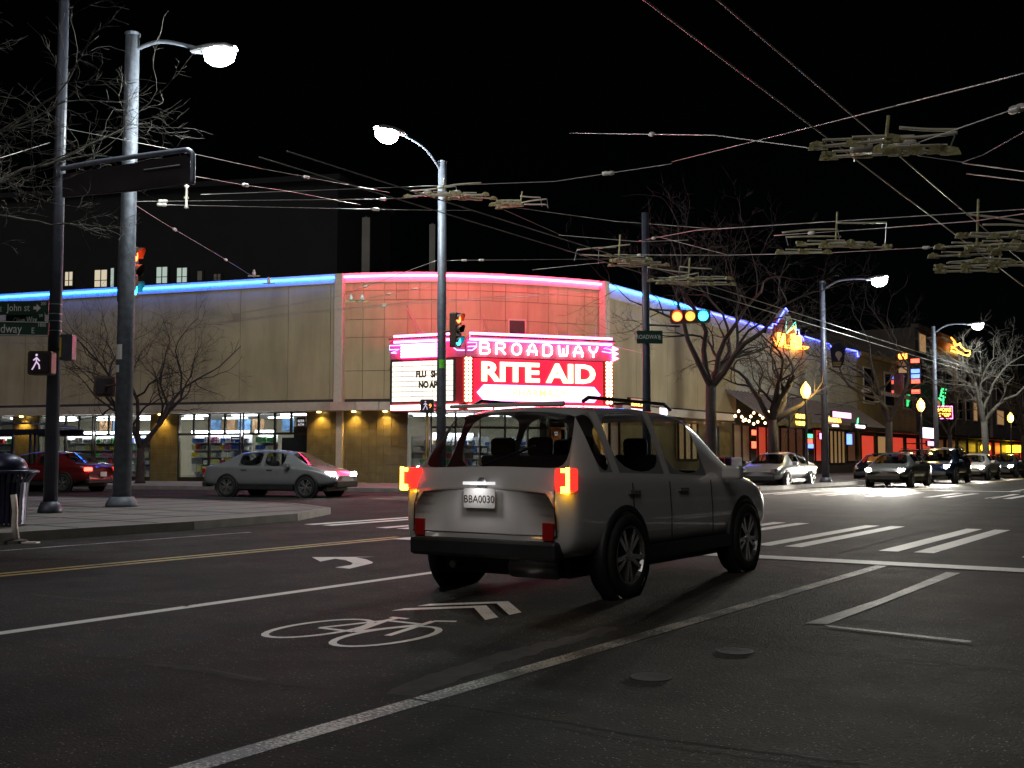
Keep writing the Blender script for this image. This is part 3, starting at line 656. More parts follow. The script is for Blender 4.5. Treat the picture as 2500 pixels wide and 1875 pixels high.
# main red face and its words
mb = MB(); FR.box(mb, .32, fr_-.5, 0, .02, 3.44, 5.24); mb.build('sign_face', 'red_face', marq)
u, z = FR.at(1316, 913, .06)
wide = abs(FR.at(1456, 909)[0]-FR.at(1176, 909)[0])
tx = text('RITE AID', 1.08, FR.frame(u, .08, z), 'letter_cream', marq, ext=.03, off=.035, sx=1.0); 
xs_ = [v.co.x for v in tx.data.vertices]; ys_ = [v.co.y for v in tx.data.vertices]; cur = math.hypot(max(xs_)-min(xs_), max(ys_)-min(ys_))
bpy.data.objects.remove(tx, do_unlink=True); text('RITE AID', 1.08, FR.frame(u, .08, z), 'letter_cream', marq, ext=.03, off=.035, sx=wide/cur)
ua, za = FR.at(1166, 958, .06); ub, _ = FR.at(1463, 958, .06); hw = (ub-ua)/2
MB().prism([(-hw, 0), (-hw+.28, -.29), (hw-.28, -.29), (hw, 0), (hw-.28, .29), (-hw+.28, .29)], 0, .05, FR.frame((ua+ub)/2, .025, za)).build('arrow_bar', 'bar_face', marq)
T_ = FR.frame((ua+ub)/2, .1, za)
MB().tube([T_ @ Vector((x*1.01, y*1.06, 0)) for x, y in ((-hw, 0), (-hw+.28, -.29), (hw-.28, -.29), (hw, 0), (hw-.28, .29), (-hw+.28, .29))], .022, 5, closed=True).build('neon_outline', 'pink_neon', marq)
text('PHARMACY', .42, FR.frame((ua+ub)/2, .09, za), 'bar_text', marq, ext=.01, off=.008, sx=1.02, space=1.1)
# bulb columns
bulb0 = None
for w, u in ((FR, .02), (FR, fr_-.25)):
    mb = MB(); w.box(mb, u-.16, u+.28 if u < 1 else u+.16, 0.0, .05, 3.42, 5.3); mb.build('bulb_column', 'red_paint', marq)
    for k in range(12):
        for du in (-.07, .09):
            p = w.pt(u+du+(.05 if u < 1 else 0), .1, 3.52+k*.152); inv = root_matrix(marq).inverted()
            if bulb0 is None:
                bulb0 = MB().lathe([(0, -.07), (.045, -.055), (.07, 0), (.045, .055), (0, .07)], 8).build('bulb', 'bulb', None, True)
                o = bulb0
            else: o = bulb0.copy(); COL.objects.link(o)
            o.parent = marq; o.location = inv @ p
for a, b in ((957, 1028), (1032, 1060), (1090, 1120)):
    mb = MB(); FL.box(mb, FL.at(b, 995)[0], FL.at(a, 995)[0], .0, .12, 3.16, 3.36); mb.build('light_panel', 'strip_hot', marq)
for a, b in ((1142, 1200), (1208, 1258), (1262, 1365), (1370, 1420), (1425, 1484)):
    mb = MB(); FR.box(mb, FR.at(a, 995)[0], FR.at(b, 995)[0], .0, .12, 3.16, 3.36); mb.build('light_panel', 'strip_hot', marq)
for k in range(7):
    p = FR.pt(FR.at(1232+k*9.5, 1008)[0], -.5, 3.08); MB().lathe([(0, -.05), (.05, -.03), (.06, .02), (0, .04)], 8, Matrix.Translation(p)).build('soffit_bulb', 'amber_neon', marq)
# glowing scroll at the right end
for dz in (0, .2, .4): 
    p = FR.pt(fr_+.02, .12, 5.4+dz); MB().tube([p+Vector((0, 0, -.07))-FR.u*.1, p+FR.u*.12, p+Vector((0, 0, .07))-FR.u*.1], .06, 6).build('end_scroll', 'hot', marq)
# tie rods and the dark opening above
for a, b in (((993, 750), (1031, 818)), ((1176, 771), (1186, 815)), ((1357, 790), (1368, 820)), ((1456, 780), (1458, 822))):
    i = max(j for j in range(12) if COLS[j] <= a[0]); u, z = SEG[i].at(*a); w2 = FL if b[0] < 1137 else FR; u2, z2 = w2.at(*b)
    MB().tube([SEG[i].pt(u, 0, z), w2.pt(u2, -.2, 6.05)], .022, 5).build('tie_rod', 'steel', marq)
u0, u1, z0, z1 = SEG[7].rect(1243, 784, 1280, 812)
mb = MB(); SEG[7].box(mb, u0-.06, u1+.06, .005, .06, z0-.3, z1+.08); op = mb.build('vent_frame', 'trim', shop)
mb = MB(); SEG[7].box(mb, u0, u1, .06, .07, z0-.3, z1); mb.build('vent_opening', 'backing', op)
# antennas on the roof
def antenna(px, y0, y1, Z, label, wpx):
    p = D(px, y1, Z); s = Z/FPX; t = thing('rooftop_antenna', (p.x, p.y, 8.62), label, 'antenna')
    top = D(px, y0, Z).z
    MB().tube([(p.x, p.y, 8.62), (p.x, p.y, top)], .06, 8).build('mast', 'pole_dark', t)
    MB().box((p.x, p.y, top-(top-9.9)*.42), (wpx*s, .2, (top-9.9)*.8), YAW).build('panel', 'greywall', t)
    for k in (-1, 1): MB().bar((p.x+k*.8, p.y, 8.62), (p.x, p.y, 10.2), .06, .06).build('brace', 'pole_dark', t)
antenna(893, 528, 640, 58, 'grey panel antenna standing on the roof left of the lamp pole', 19); antenna(1055, 545, 640, 58, 'grey panel antenna on the roof half hidden by the lamp pole', 14)

# ================================================================== BROADWAY SIDE OF THE DRUGSTORE
uR = lambda px, py=950: WR.at(px, py)[0]
UE = uR(2092)
mb = MB(); WR.box(mb, 15.5, UE, -8, -.06, 0.1, 8.4); mb.build('side_wall', 'backing', shop)
ed = [15.5, 18.5, uR(1875), uR(1955), uR(2020), uR(2055), UE]
for k, (a, b) in enumerate(zip(ed, ed[1:])):
    top = 8.75 if k < 3 else 8.3
    if k < 2: panel(WR, a, b, 4.6, top, 'stucco2')
    else:
        for z0, z1 in ((4.6, 5.9), (5.9, 7.1), (7.1, top)): panel(WR, a, b, z0, z1, 'stucco2')
# gable over the side signs and the neon that follows the roof edge
gp = [WR.at(px, py) for px, py in ((1880, 830), (1882, 790), (1893, 790), (1914, 753), (1928, 768), (1943, 805), (1943, 840))]
MB().prism([(u, z) for u, z in gp], -.25, .0, frame(WR.pt(0, 0, 0), WR.x)).build('gable_parapet', 'stucco2', shop)
def neon_path(pts, mat, parent, w=WR, d=.12, r=.05, name='neon_tube'):
    q = [w.pt(*((lambda a: (a[0], d, a[1]))(w.at(px, py)))) for px, py in pts]; return MB().tube(q, r, 5).build(name, mat, parent)
u0 = .3; u1 = uR(1863); n = 6
for k in range(n):
    a, b = u0+(u1-u0)*k/n, u0+(u1-u0)*(k+1)/n
    z_a, z_b = (HN+(WR.at(1863, 800)[1]-HN)*t for t in (k/n, (k+1)/n))
    MB().tube([WR.pt(a, .12, z_a), WR.pt(b-.06, .12, z_b)], .05, 6).build('neon_tube', 'blue_neon' if k < 3 else 'deep_neon', shop)
fz = [(0.2, HN+.15), (uR(1863), WR.at(1863, 800)[1]+.15)]
mb = MB().add([WR.pt(fz[0][0], -.3, 8.5), WR.pt(fz[1][0], -.3, 8.3), WR.pt(fz[1][0], -.3, fz[1][1]), WR.pt(fz[0][0], -.3, fz[0][1]), WR.pt(fz[0][0], .04, 8.5), WR.pt(fz[1][0], .04, 8.3), WR.pt(fz[1][0], .04, fz[1][1]), WR.pt(fz[0][0], .04, fz[0][1])], [(0,1,2,3),(4,5,6,7),(0,1,5,4),(1,2,6,5),(2,3,7,6),(3,0,4,7)])
mb.build('fascia', 'trim', shop)
neon_path([(1872, 800), (1881, 801), (1882, 789), (1890, 792), (1914, 753), (1919, 760)], 'deep_neon', shop)
neon_path([(1940, 805), (1946, 806), (1946, 813), (1948, 820), (1955, 823), (1958, 833)], 'deep_neon', shop)
neon_path([(1961, 822), (2000, 834)], 'deep_neon', shop); neon_path([(2008, 837), (2023, 841), (2025, 853)], 'deep_neon', shop); neon_path([(2063, 852), (2089, 858), (2090, 871), (2093, 870)], 'deep_neon', shop)
mb = MB(); WR.box(mb, uR(1950), UE, -.3, .03, 8.3, WR.at(2040, 846)[1]); mb.build('parapet', 'stucco2', shop)
cs = thing('neon_letter_sign', WR.pt(uR(1915), .2, WR.at(1915, 850)[1]), 'red and yellow neon sign under the blue gable on the side wall', 'sign')
neon_path([(1876, 823), (1887, 842), (1965, 848), (1958, 853), (1935, 853), (1887, 845)], 'orange_neon', cs, d=.25, r=.04, name='neon_outline')
neon_path([(1908, 785), (1908, 815), (1931, 787), (1934, 808)], 'teal_neon', cs, d=.3, r=.03, name='neon_outline'); neon_path([(1911, 815), (1930, 797), (1933, 815)], 'amber_neon', cs, d=.28, r=.025, name='neon_outline')
mb = MB(); a = WR.rect(1886, 788, 1930, 842); WR.box(mb, a[0], a[1], .05, .12, a[2], a[3]); mb.build('backboard', 'red_paint', cs)
for x0, y0, x1, y1 in ((1893, 816, 1907, 843), (1926, 821, 1946, 852)):
    a = WR.rect(x0, y0, x1, y1)
    for k in range(3):
        mb = MB(); WR.box(mb, a[0]+(a[1]-a[0])*k/3+.03, a[0]+(a[1]-a[0])*(k+1)/3-.03, .12, .3, a[2]+.08*k, a[3]-.1*(k % 2)); mb.build('letter', 'amber_neon', cs)
# sloping ribbed awning over the side shops
M['awn'] = pm('ribbed_awning_metal', (.2, .17, .14), .45, .4, var=.2)
ua, ub = uR(1770), uR(2075)
aw = thing('awning', WR.pt((ua+ub)/2, 1, 3.1), 'long sloping metal awning with raised ribs over the side shops', 'awning')
def slope(u, d, dz=0): return WR.pt(u, d, 5.0-(d/2.6)*1.75+dz)
MB().add([slope(ua, .02), slope(ub, .02), slope(ub, 2.6), slope(ua, 2.6), slope(ua, .02, -.08), slope(ub, .02, -.08), slope(ub, 2.6, -.08), slope(ua, 2.6, -.08)], [(0,1,2,3),(4,5,6,7),(0,1,5,4),(1,2,6,5),(2,3,7,6),(3,0,4,7)]).build('roof_sheet', 'awn', aw)
n = int((ub-ua)/.55)
for k in range(n+1):
    u = ua+(ub-ua)*k/n; mb = MB(); mb.bar(slope(u, .03, .03), slope(u, 2.6, .03), .05, .07); mb.build('rib', 'awn', aw)
mb = MB(); mb.bar(slope(ua, 2.62, -.1), slope(ub, 2.62, -.1), .06, .3); mb.build('front_beam', 'bronze', aw)
# street-level shop units along the side: lit recesses behind glass
def lit(name, col, s): M[name] = em(name, col, s, (.4, .35, .3)); return name
lit('lit_warm', (1, .55, .22), .3); lit('lit_red', (1, .07, .035), .6); lit('lit_cool', (.7, .85, 1), .35); lit('lit_dim', (1, .3, .14), .07); lit('lit_faint', (.9, .55, .35), .012)
def side_window(px0, px1, y0, y1, mat, n=2):
    u0, u1, z0, z1 = WR.rect(px0, y0, px1, y1); z0 = max(z0, .35); z1 = min(z1, 3.05)
    m_ = MB()
    for k in range(n+1):
        u = u0+(u1-u0)*k/n; WR.box(m_, u-.04, u+.04, -.02, .08, z0, z1)
    WR.box(m_, u0-.04, u1+.04, -.021, .079, z1, z1+.08); WR.box(m_, u0-.04, u1+.04, -.021, .079, z0-.08, z0)
    o = m_.build('window', 'bronze', shop)
    for k in range(n):
        a, b = u0+(u1-u0)*k/n+.04, u0+(u1-u0)*(k+1)/n-.04
        MB().add([WR.pt(a, .03, z0), WR.pt(b, .03, z0), WR.pt(b, .03, z1), WR.pt(a, .03, z1)], [(0, 1, 2, 3)]).build('pane', 'glass', o)
    m_ = MB(); WR.box(m_, u0, u1, -.05, -.045, z0, z1); m_.build('lit_interior', mat, o)
mb = MB(); WR.box(mb, .2, 15.5, -.4, -.055, .1, 3.2); mb.build('street_wall', 'tile', shop)
for a in ((1488, 1511, 1030, 1150, 'lit_dim', 1), (1655, 1702, 1036, 1120, 'lit_warm', 3), (1735, 1752, 1045, 1125, 'lit_cool', 1), (1790, 1830, 1040, 1125, 'lit_dim', 2), (1850, 1890, 1045, 1125, 'lit_red', 2), (1905, 1960, 1045, 1125, 'lit_dim', 3), (1990, 2020, 1045, 1125, 'lit_red', 2), (2025, 2062, 1045, 1130, 'lit_warm', 4), (2068, 2088, 1050, 1125, 'lit_dim', 1)): side_window(*a)
# ---- buildings further up the street
def block(label, px0, px1, py_top, mat, name='shop_building', depth=14, floors=2, winmat=None, x_off=0.0, ncol=4, lit_p=.15):
    w = Wall(WR.pt(0, x_off, 0), (0, 1), (1, 0)); u0, u1 = w.at(px0, 950)[0], w.at(px1, 950)[0]; zt = w.at(px0, py_top)[1]
    t = thing(name, w.pt((u0+u1)/2, 0, 0), label, 'building')
    mb = MB(); w.box(mb, u0+.02, u1-.02, -depth, 0, .1, zt); mb.build('wall', mat, t)
    mb = MB(); w.box(mb, u0, u1, -.3, .35, zt-.02, zt+.3); mb.build('cornice', mat, t)
    rg = random.Random(int(px0)); fh = (zt-4.2)/max(1, floors-1) if floors > 1 else 0
    for f in range(floors-1):
        for c in range(ncol):
            a = u0+(u1-u0)*(c+.28)/ncol; b = u0+(u1-u0)*(c+.72)/ncol; z0 = 4.4+f*fh+fh*.22; z1 = 4.4+f*fh+fh*.78
            mb = MB(); w.box(mb, a-.1, b+.1, 0, .07, z0-.12, z1+.12); o = mb.build('window', 'trim' if mat != 'darkwall' else 'greywall', t)
            mb = MB(); w.box(mb, a, b, .07, .08, z0, z1); mb.build('pane', rg.choice(['lit_warm', 'lit_dim']) if rg.random() < lit_p else 'carglass', o)
    nn = max(2, int((u1-u0)/4))
    for c in range(nn):
        a = u0+(u1-u0)*(c+.12)/nn; b = u0+(u1-u0)*(c+.88)/nn
        mb = MB(); w.box(mb, a, b, 0, .07, .3, 3.0); o = mb.build('shop_window', 'bronze', t)
        mb = MB(); w.box(mb, a+.12, b-.12, .07, .08, .5, 2.85); mb.build('pane', rg.choice(['lit_dim', 'lit_red', 'lit_red', 'lit_warm', 'lit_faint']), o)
    mb = MB(); w.box(mb, u0+.3, u1-.3, .0, 1.2, 3.15, 3.35); mb.build('canopy', 'bronze', t)
    return w, t
w2, b2 = block('low ochre building next to the drugstore side wall', 2093, 2235, 868, 'ochre', floors=2, ncol=3, lit_p=0)
for k in range(26):
    u = w2.at(2100, 950)[0]+.3+k*.62; mb = MB(); w2.box(mb, u, u+.3, .0, .22, 6.15, 6.45); mb.build('dentil', 'trim', b2)
block('tall dark brick building behind the blade signs', 2236, 2330, 800, 'darkwall', floors=4, ncol=3, lit_p=.2)
block('grey rendered building with narrow tall windows beyond the green neon letters', 2331, 2420, 880, 'greywall', floors=3, ncol=5)
block('pale end building at the picture edge up the street', 2421, 2640, 930, 'greywall', floors=3, ncol=9, x_off=.3)
# apartment house behind the drugstore
ap = thing('apartment_building', D(350, 1100, 92)*1, 'dark apartment house behind the roof with a few lit windows', 'building'); ap.location.z = 0
pa, pb = flat(D(-260, 900, 88)), flat(D(820, 900, 80)); WA = Wall(pa, pb-pa, -pa)
ztop = WA.at(300, 470)[1]
mb = MB(); WA.box(mb, 0, (pb-pa).length, -12, 0, .1, ztop); mb.build('wall', 'apt', ap)
mb = MB(); WA.box(mb, -.3, (pb-pa).length+.3, -12.3, .4, ztop, ztop+.4); mb.build('roof', 'apt', ap)
lit('apt_warm', (1, .86, .62), .62); lit('apt_cool', (.72, .92, .82), .5); lit('apt_dim', (.4, .55, .6), .008)
for x0, y0, x1, y1, m_, n in ((159, 664, 180, 698, 'apt_warm', 2), (231, 659, 264, 701, 'apt_warm', 2), (270, 655, 281, 701, 'apt_cool', 1), (382, 652, 411, 692, 'apt_cool', 2), (432, 654, 459, 690, 'apt_cool', 2), (482, 662, 496, 685, 'apt_dim', 1), (522, 669, 541, 685, 'apt_dim', 2)):
    u0, u1, z0, z1 = WA.rect(x0, y0, x1, y1); m2 = MB(); WA.box(m2, u0-.12, u1+.12, 0, .08, z0-.12, z1+.12); o = m2.build('window', 'apt', ap)
    for k in range(n):
        m2 = MB(); WA.box(m2, u0+(u1-u0)*k/n+.05, u0+(u1-u0)*(k+1)/n-.05, .08, .1, z0, z1); m2.build('pane', m_, o)
    if n == 2: m2 = MB(); WA.box(m2, u0, u1, .1, .13, z0+(z1-z0)*.36, z0+(z1-z0)*.40); m2.build('glazing_bar', 'apt', o)

# ================================================================== SIGNS ON THE SIDE STREET FRONT
def box_sign(px0, py0, px1, py1, d, mat, label, words=(), tmat='letter_white', frame_mat='bronze', w=WR, name='shop_sign', size=None, off=0.0, thick=.18, group=None):
    u0, u1, z0, z1 = w.rect(px0, py0, px1, py1, d); t = thing(name, w.pt((u0+u1)/2, d, z0), label, 'sign', group)
    mb = MB(); w.box(mb, u0-.05, u1+.05, d-thick, d-.02, z0-.05, z1+.05); mb.build('case', frame_mat, t)
    mb = MB(); w.box(mb, u0, u1, d-.02, d, z0, z1); mb.build('face', mat, t)
    for k, s in enumerate(words):
        h = (z1-z0)/max(1, len(words)); sz = size or h*.8
        o = text(s, sz, w.frame((u0+u1)/2, d+.015, z1-h*(k+.5)), tmat, t, ext=.008, off=off)
        xs = [v.co.y for v in o.data.vertices] or [0]; wd = max(xs)-min(xs)
        if wd > 0 and abs(w.u.y) > .5:
            sx = min(1.6, (u1-u0)*.94/wd); bpy.data.objects.remove(o, do_unlink=True); text(s, sz, w.frame((u0+u1)/2, d+.015, z1-h*(k+.5)), tmat, t, ext=.008, off=off, sx=sx)
    for u in (u0+.1, u1-.1):
        mb = MB(); w.box(mb, u-.03, u+.03, 0.0, d-.02, z0+(z1-z0)*.4, z0+(z1-z0)*.6); mb.build('bracket', 'bronze', t)
    return t
M['face_white'] = em('backlit_white_face', (.95, .8, 1), 3.0); M['face_red'] = em('backlit_dark_red', (.6, .02, .03), .35); M['face_dark'] = pm('dark_sign_face', (.02, .015, .02), .4); M['face_pink'] = em('backlit_pink', (1, .35, .8), 3); M['txt_y'] = em('yellow_sign_letters', (1, .55, .06), 6); M['txt_w'] = em('white_sign_letters', (1, .85, 1), 3.5); M['txt_g'] = em('green_sign', (.1, 1, .4), 2.5); M['txt_b'] = em('blue_sign', (.1, .2, 1), 4); M['txt_r'] = em('red_sign', (1, .08, .04), 4)
# blade sign of the drugstore on the side
box_sign(1541, 976, 1583, 997, .9, 'face_red', 'small red sign reading RITE AID beside the dark signal pole', ['RITE AID'], 'txt_y')
box_sign(1541, 999, 1569, 1013, .9, 'face_white', 'white glowing box just under the small red drugstore sign', [])
box_sign(1611, 997, 1629, 1013, .9, 'face_white', 'single white glowing box right of the dark signal pole', [])
box_sign(1929, 1011, 1981, 1041, 2.7, 'face_dark', 'yellow neon shop sign reading TRENDY WENDY', ['TRENDY', 'WENDY'], 'txt_y', off=.01)
box_sign(2022, 1017, 2054, 1034, 2.7, 'face_red', 'yellow lettered MASALA sign above a narrow white word', ['MASALA'], 'txt_y', off=.01)
box_sign(2022, 1036, 2056, 1043, 2.7, 'face_dark', 'narrow white line reading OF INDIA under the yellow sign', ['OF INDIA'], 'txt_w')
box_sign(2034, 1009, 2078, 1018, 2.9, 'face_pink', 'long pink glowing strip above the yellow lettered sign', [])
box_sign(2084, 1037, 2116, 1047, 2.7, 'face_dark', 'white TOBACCO sign with a green leaf', ['TOBACCO'], 'txt_w', off=.01)
lf = thing('leaf_sign', WR.pt(uR(2094), 2.7, WR.at(2094, 1036, 2.7)[1]), 'small green leaf emblem above the white tobacco sign', 'sign')
MB().prism([(0, 0), (.25, .12), (.3, .45), (.05, .3)], 0, .03, WR.frame(WR.at(2092, 1036, 2.7)[0], 2.7, WR.at(2092, 1036, 2.7)[1])).build('leaf', 'txt_g', lf)
for k, (x0, y0, x1, y1, m_, lab) in enumerate(((1836, 1050, 1846, 1062, 'txt_r', 'upper red window light beside the string lights'), (1836, 1078, 1846, 1094, 'txt_r', 'lower red window light near the parked car roof'), (1972, 1060, 1984, 1069, 'txt_g', 'green square window sign, top of the stack of three'), (1972, 1072, 1984, 1082, 'txt_r', 'orange red window sign in the middle of the stack of three'), (1972, 1084, 1986, 1094, 'txt_b', 'blue square window sign at the bottom of the stack of three'), (2002, 1058, 2010, 1072, 'face_pink', 'small pink oval window sign right of the three stacked signs'), (2068, 1060, 2080, 1085, 'txt_b', 'tall pale blue window sign left of the tobacco shop'), (1733, 1056, 1745, 1076, 'txt_y', 'yellow notice on the pale column by the tree'))):
    box_sign(x0, y0, x1, y1, .22, m_, lab, [], thick=.08, name='window_sign')
# string lights over the pub front
sl = thing('string_lights', WR.pt(uR(1850), 1.5, 3.0), 'loose cluster of round party bulbs hung under the awning', 'string lights')
rg = random.Random(5); pts = []
for x, y in ((1803, 1004), (1811, 1018), (1820, 1025), (1829, 1028), (1833, 1017), (1840, 1008), (1852, 1000), (1856, 1013), (1862, 1020), (1873, 1005), (1876, 1006), (1883, 1011), (1893, 1010), (1889, 1027), (1893, 1035), (1840, 1035), (1903, 1026), (1868, 1033), (1850, 1030), (1795, 1016), (1878, 1022), (1815, 1027)):
    d = rg.uniform(1.2, 2.4); u, z = WR.at(x, y, d); p = WR.pt(u, d, z); pts.append(p)
    MB().lathe([(0, -.08), (.06, -.05), (.08, 0), (.05, .06), (0, .09)], 8, Matrix.Translation(p)).build('bulb', 'bulb', sl, True)
pts.sort(key=lambda p: p.y); MB().tube([p+Vector((0, 0, .1)) for p in pts], .012, 4).build('cable', 'black', sl)
# blade signs and neon further along (stand out from the fronts)
def blade(px0, py0, px1, py1, d0, label, mats, n, name='blade_sign', sub='lamp_panel'):
    u, z0 = WR.at(px0, py1, d0); _, z1 = WR.at(px0, py0, d0); wd = abs(px1-px0)*(D(px0, 1000, 10)-_c).length/10*(u/2700+.0)*.0 or 0.9
    t = thing(name, WR.pt(u, d0, z0), label, 'sign'); mb = MB(); WR.box(mb, u-.12, u+.12, .1, d0, z0, z1); mb.build('case', 'face_dark', t)
    for k in range(n):
        a, b = z0+(z1-z0)*(k+.12)/n, z0+(z1-z0)*(k+.88)/n; mb = MB(); WR.box(mb, u-.15, u-.12, d0-.75, d0-.05, a, b); mb.build(sub, mats[k % len(mats)], t)
    return t
blade(2218, 862, 2224, 912, 1.0, 'thin lamp column with an orange lantern on the dark brick wall', ['lit_warm', 'lit_dim', 'orange_neon'], 3)
blade(2249, 875, 2256, 962, 1.3, 'vertical blade sign in blue and red over the street lamp', ['txt_r', 'face_dark', 'txt_r', 'txt_b', 'txt_b', 'face_dark', 'txt_r'], 7)
ey = thing('green_letter_sign', WR.pt(uR(2302), 1.6, 4.6), 'green outlined neon letters E and Y on a vertical sign', 'sign')
for c, py, rot in (('E', 960, -12), ('Y', 981, 10)):
    u, z = WR.at(2302, py, 1.6); T = frame(WR.pt(u, 1.6, z), (.83, .55, 0)) @ Matrix.Rotation(R(rot), 4, 'Z'); text(c, 1.05, T, 'green_neon', ey, 'letter', ext=.05, off=.02)
u, z = WR.at(2302, 970, 1.6); MB().bar(WR.pt(u, 1.75, z-1.4), WR.pt(u, 1.75, z+1.2), .08, .08).build('post', 'bronze', ey)
MB().bar(WR.pt(u, 0, z+1.1), WR.pt(u, 1.75, z+1.1), .08, .08).build('bracket', 'bronze', ey)
sm = thing('smoke_shop_sign', WR.pt(uR(2305), 2.2, 3.3), 'pink framed box sign with yellow words SMOKE STOP', 'sign')
u, z = WR.at(2303, 1007, 2.2); T = frame(WR.pt(u, 2.2, z), (.83, .55, 0)); MB().prism([(-.75, -.5), (.75, -.5), (.75, .5), (-.75, .5)], -.15, 0, T).build('case', 'red_paint', sm)
text('SMOKE', .42, T @ Matrix.Translation((0, .22, .02)), 'txt_y', sm, ext=.01, off=.01); text('STOP', .42, T @ Matrix.Translation((.1, -.22, .02)), 'txt_y', sm, ext=.01, off=.01)
MB().tube([T @ Vector(q) for q in ((-.78, -.53, .03), (.78, -.53, .03), (.78, .53, .03), (-.78, .53, .03))], .035, 5, closed=True).build('neon_outline', 'pink_neon', sm)
MB().bar(WR.pt(u, 0, z+.3), WR.pt(u, 2.0, z+.3), .08, .08).build('bracket', 'bronze', sm)
dr = thing('orange_neon_figure', WR.pt(uR(2320), 1.2, 8), 'orange neon outline figure high on the tall dark building', 'sign')
for pth, m_ in (([(2290, 826), (2299, 836), (2303, 842), (2296, 850), (2290, 853)], 'orange_neon'), ([(2290, 858), (2300, 861), (2312, 864), (2322, 868), (2335, 870)], 'amber_neon'), ([(2304, 845), (2312, 840), (2314, 848), (2322, 853), (2326, 858), (2336, 858), (2338, 866), (2330, 870)], 'amber_neon'), ([(2290, 848), (2300, 852), (2310, 860), (2320, 864)], 'orange_neon'), ([(2296, 838), (2300, 846)], 'orange_neon')):
    neon_path(pth, m_, dr, d=1.2, r=.06, name='neon_outline')
mb = MB(); a = WR.rect(2288, 830, 2338, 872, 1.0); WR.box(mb, a[0], a[1], .4, .95, a[2], a[3]-.6); mb.build('frame', 'face_dark', dr)
box_sign(2254, 1046, 2282, 1069, 2.0, 'face_white', 'bright white square sign left of the smoke shop', [], thick=.3); box_sign(2266, 1078, 2284, 1088, 2.0, 'face_pink', 'low violet glowing sign under the bright white square', [], thick=.2)
# hanging banner with a light-bulb picture
bn = thing('street_banner', D(2044, 900, 44.0), 'dark blue tapered banner with a pale light bulb above the word BROAD', 'banner')
T = frame(D(2044, 855, 44.0), tuple(_r)); k_ = 44/FPX
M['banner'] = pm('navy_banner', (.012, .012, .05), .6); M['banner_pale'] = pm('pale_print', (.5, .38, .33), .6); M['banner_y'] = pm('ochre_print', (.5, .33, .08), .6)
sc_ = lambda L: [((x-2044)*k_, (855-y)*k_) for x, y in L]
MB().prism(sc_([(2027, 850), (2040, 838), (2052, 838), (2063, 850), (2060, 885), (2052, 898), (2032, 898), (2029, 880)]), -.02, .02, T).build('cloth', 'banner', bn)
MB().prism(sc_([(2047-8, 862), (2043, 858), (2050, 858), (2055, 863), (2055, 869), (2050, 876), (2048, 881), (2046, 881), (2044, 876), (2039, 869)]), .02, .026, T).build('bulb_print', 'banner_pale', bn)
MB().prism(sc_([(2033, 884), (2053, 884), (2051, 894), (2034, 894)]), .02, .026, T).build('word_panel', 'banner_y', bn)
text('BROAD', .15, T @ Matrix.Translation(((2043-2044)*k_, (855-889)*k_, .03)), 'face_dark', bn, ext=.002, sx=.85)
MB().tube([D(2017, 843, 44.1), D(2050, 836, 44.0)], .025, 5).build('banner_arm', 'pole_dark', bn)

# ================================================================== POLES, LAMPS, SIGNALS
def tapered(name, base, top_z, r0, r1, mat, parent, n=14):
    return MB().tube([(base.x, base.y, base.z-.02), (base.x, base.y, base.z+(top_z-base.z)*.5), (base.x, base.y, top_z)], [r0, (r0+r1)/2, r1], n).build(name, mat, parent, True)
def lamp_head(pos, adir, t, watts, col=(.93, 1.0, .96), mat='lamp_white', scale=1.0):
    """Cobra-head luminaire: shell, lens and the light it gives."""
    a = Vector((adir[0], adir[1], 0)).normalized(); T = frame(pos, a, (0, 0, 1)); s = scale
    sh_ = MB()
    for (x, w_, h_) in ((-.35, .10, .10),): pass
    prof = [(-.42, .05, .05), (-.3, .12, .09), (-.05, .17, .12), (.22, .17, .11), (.36, .10, .06)]
    rings = []
    for x, w_, h_ in prof:
        rings.append([(x*s, h_*s*math.sin(R(th)), w_*s*math.cos(R(th))) for th in range(0, 181, 30)])
    n = len(rings[0]); vs = [q for r_ in rings for q in r_]; fs = [(i*n+j, i*n+j+1, (i+1)*n+j+1, (i+1)*n+j) for i in range(len(rings)-1) for j in range(n-1)]
    fs += [(i*n, (i+1)*n, (i+1)*n+n-1, i*n+n-1) for i in range(len(rings)-1)]
    h = sh_.add(vs, fs, T).build('lamp_head', 'steel', t, True)
    L = MB(); 
    for x, w_ in ((0, 0),): 
        L.lathe([(0, -.25*s), (.10*s, -.235*s), (.17*s, -.16*s), (.19*s, -.05*s), (.17*s, .02), (0, .02)], 12, Matrix.Translation(Vector(pos)+a*.08*s) @ Matrix.Rotation(math.atan2(a.y, a.x), 4, 'Z') @ Matrix.Diagonal((1.45, 1, 1, 1)))
    L.build('lens', mat, h, True)
    if watts: point_light(Vector(pos)+a*.08*s+Vector((0, 0, -.42*s)), watts, col, h, .2)
def ctrl(pts, n=8):
    """Smooth curve through control points."""
    pts = [Vector(p) for p in pts]; out = []
    for i in range(len(pts)-1):
        p0, p1, p2, p3 = pts[max(i-1, 0)], pts[i], pts[i+1], pts[min(i+2, len(pts)-1)]
        for k in range(n):
            t = k/n; out.append(.5*((2*p1)+(p2-p0)*t+(2*p0-5*p1+4*p2-p3)*t*t+(3*p1-p0-3*p2+p3)*t**3))
    return out+[pts[-1]]
LAMPW = 900
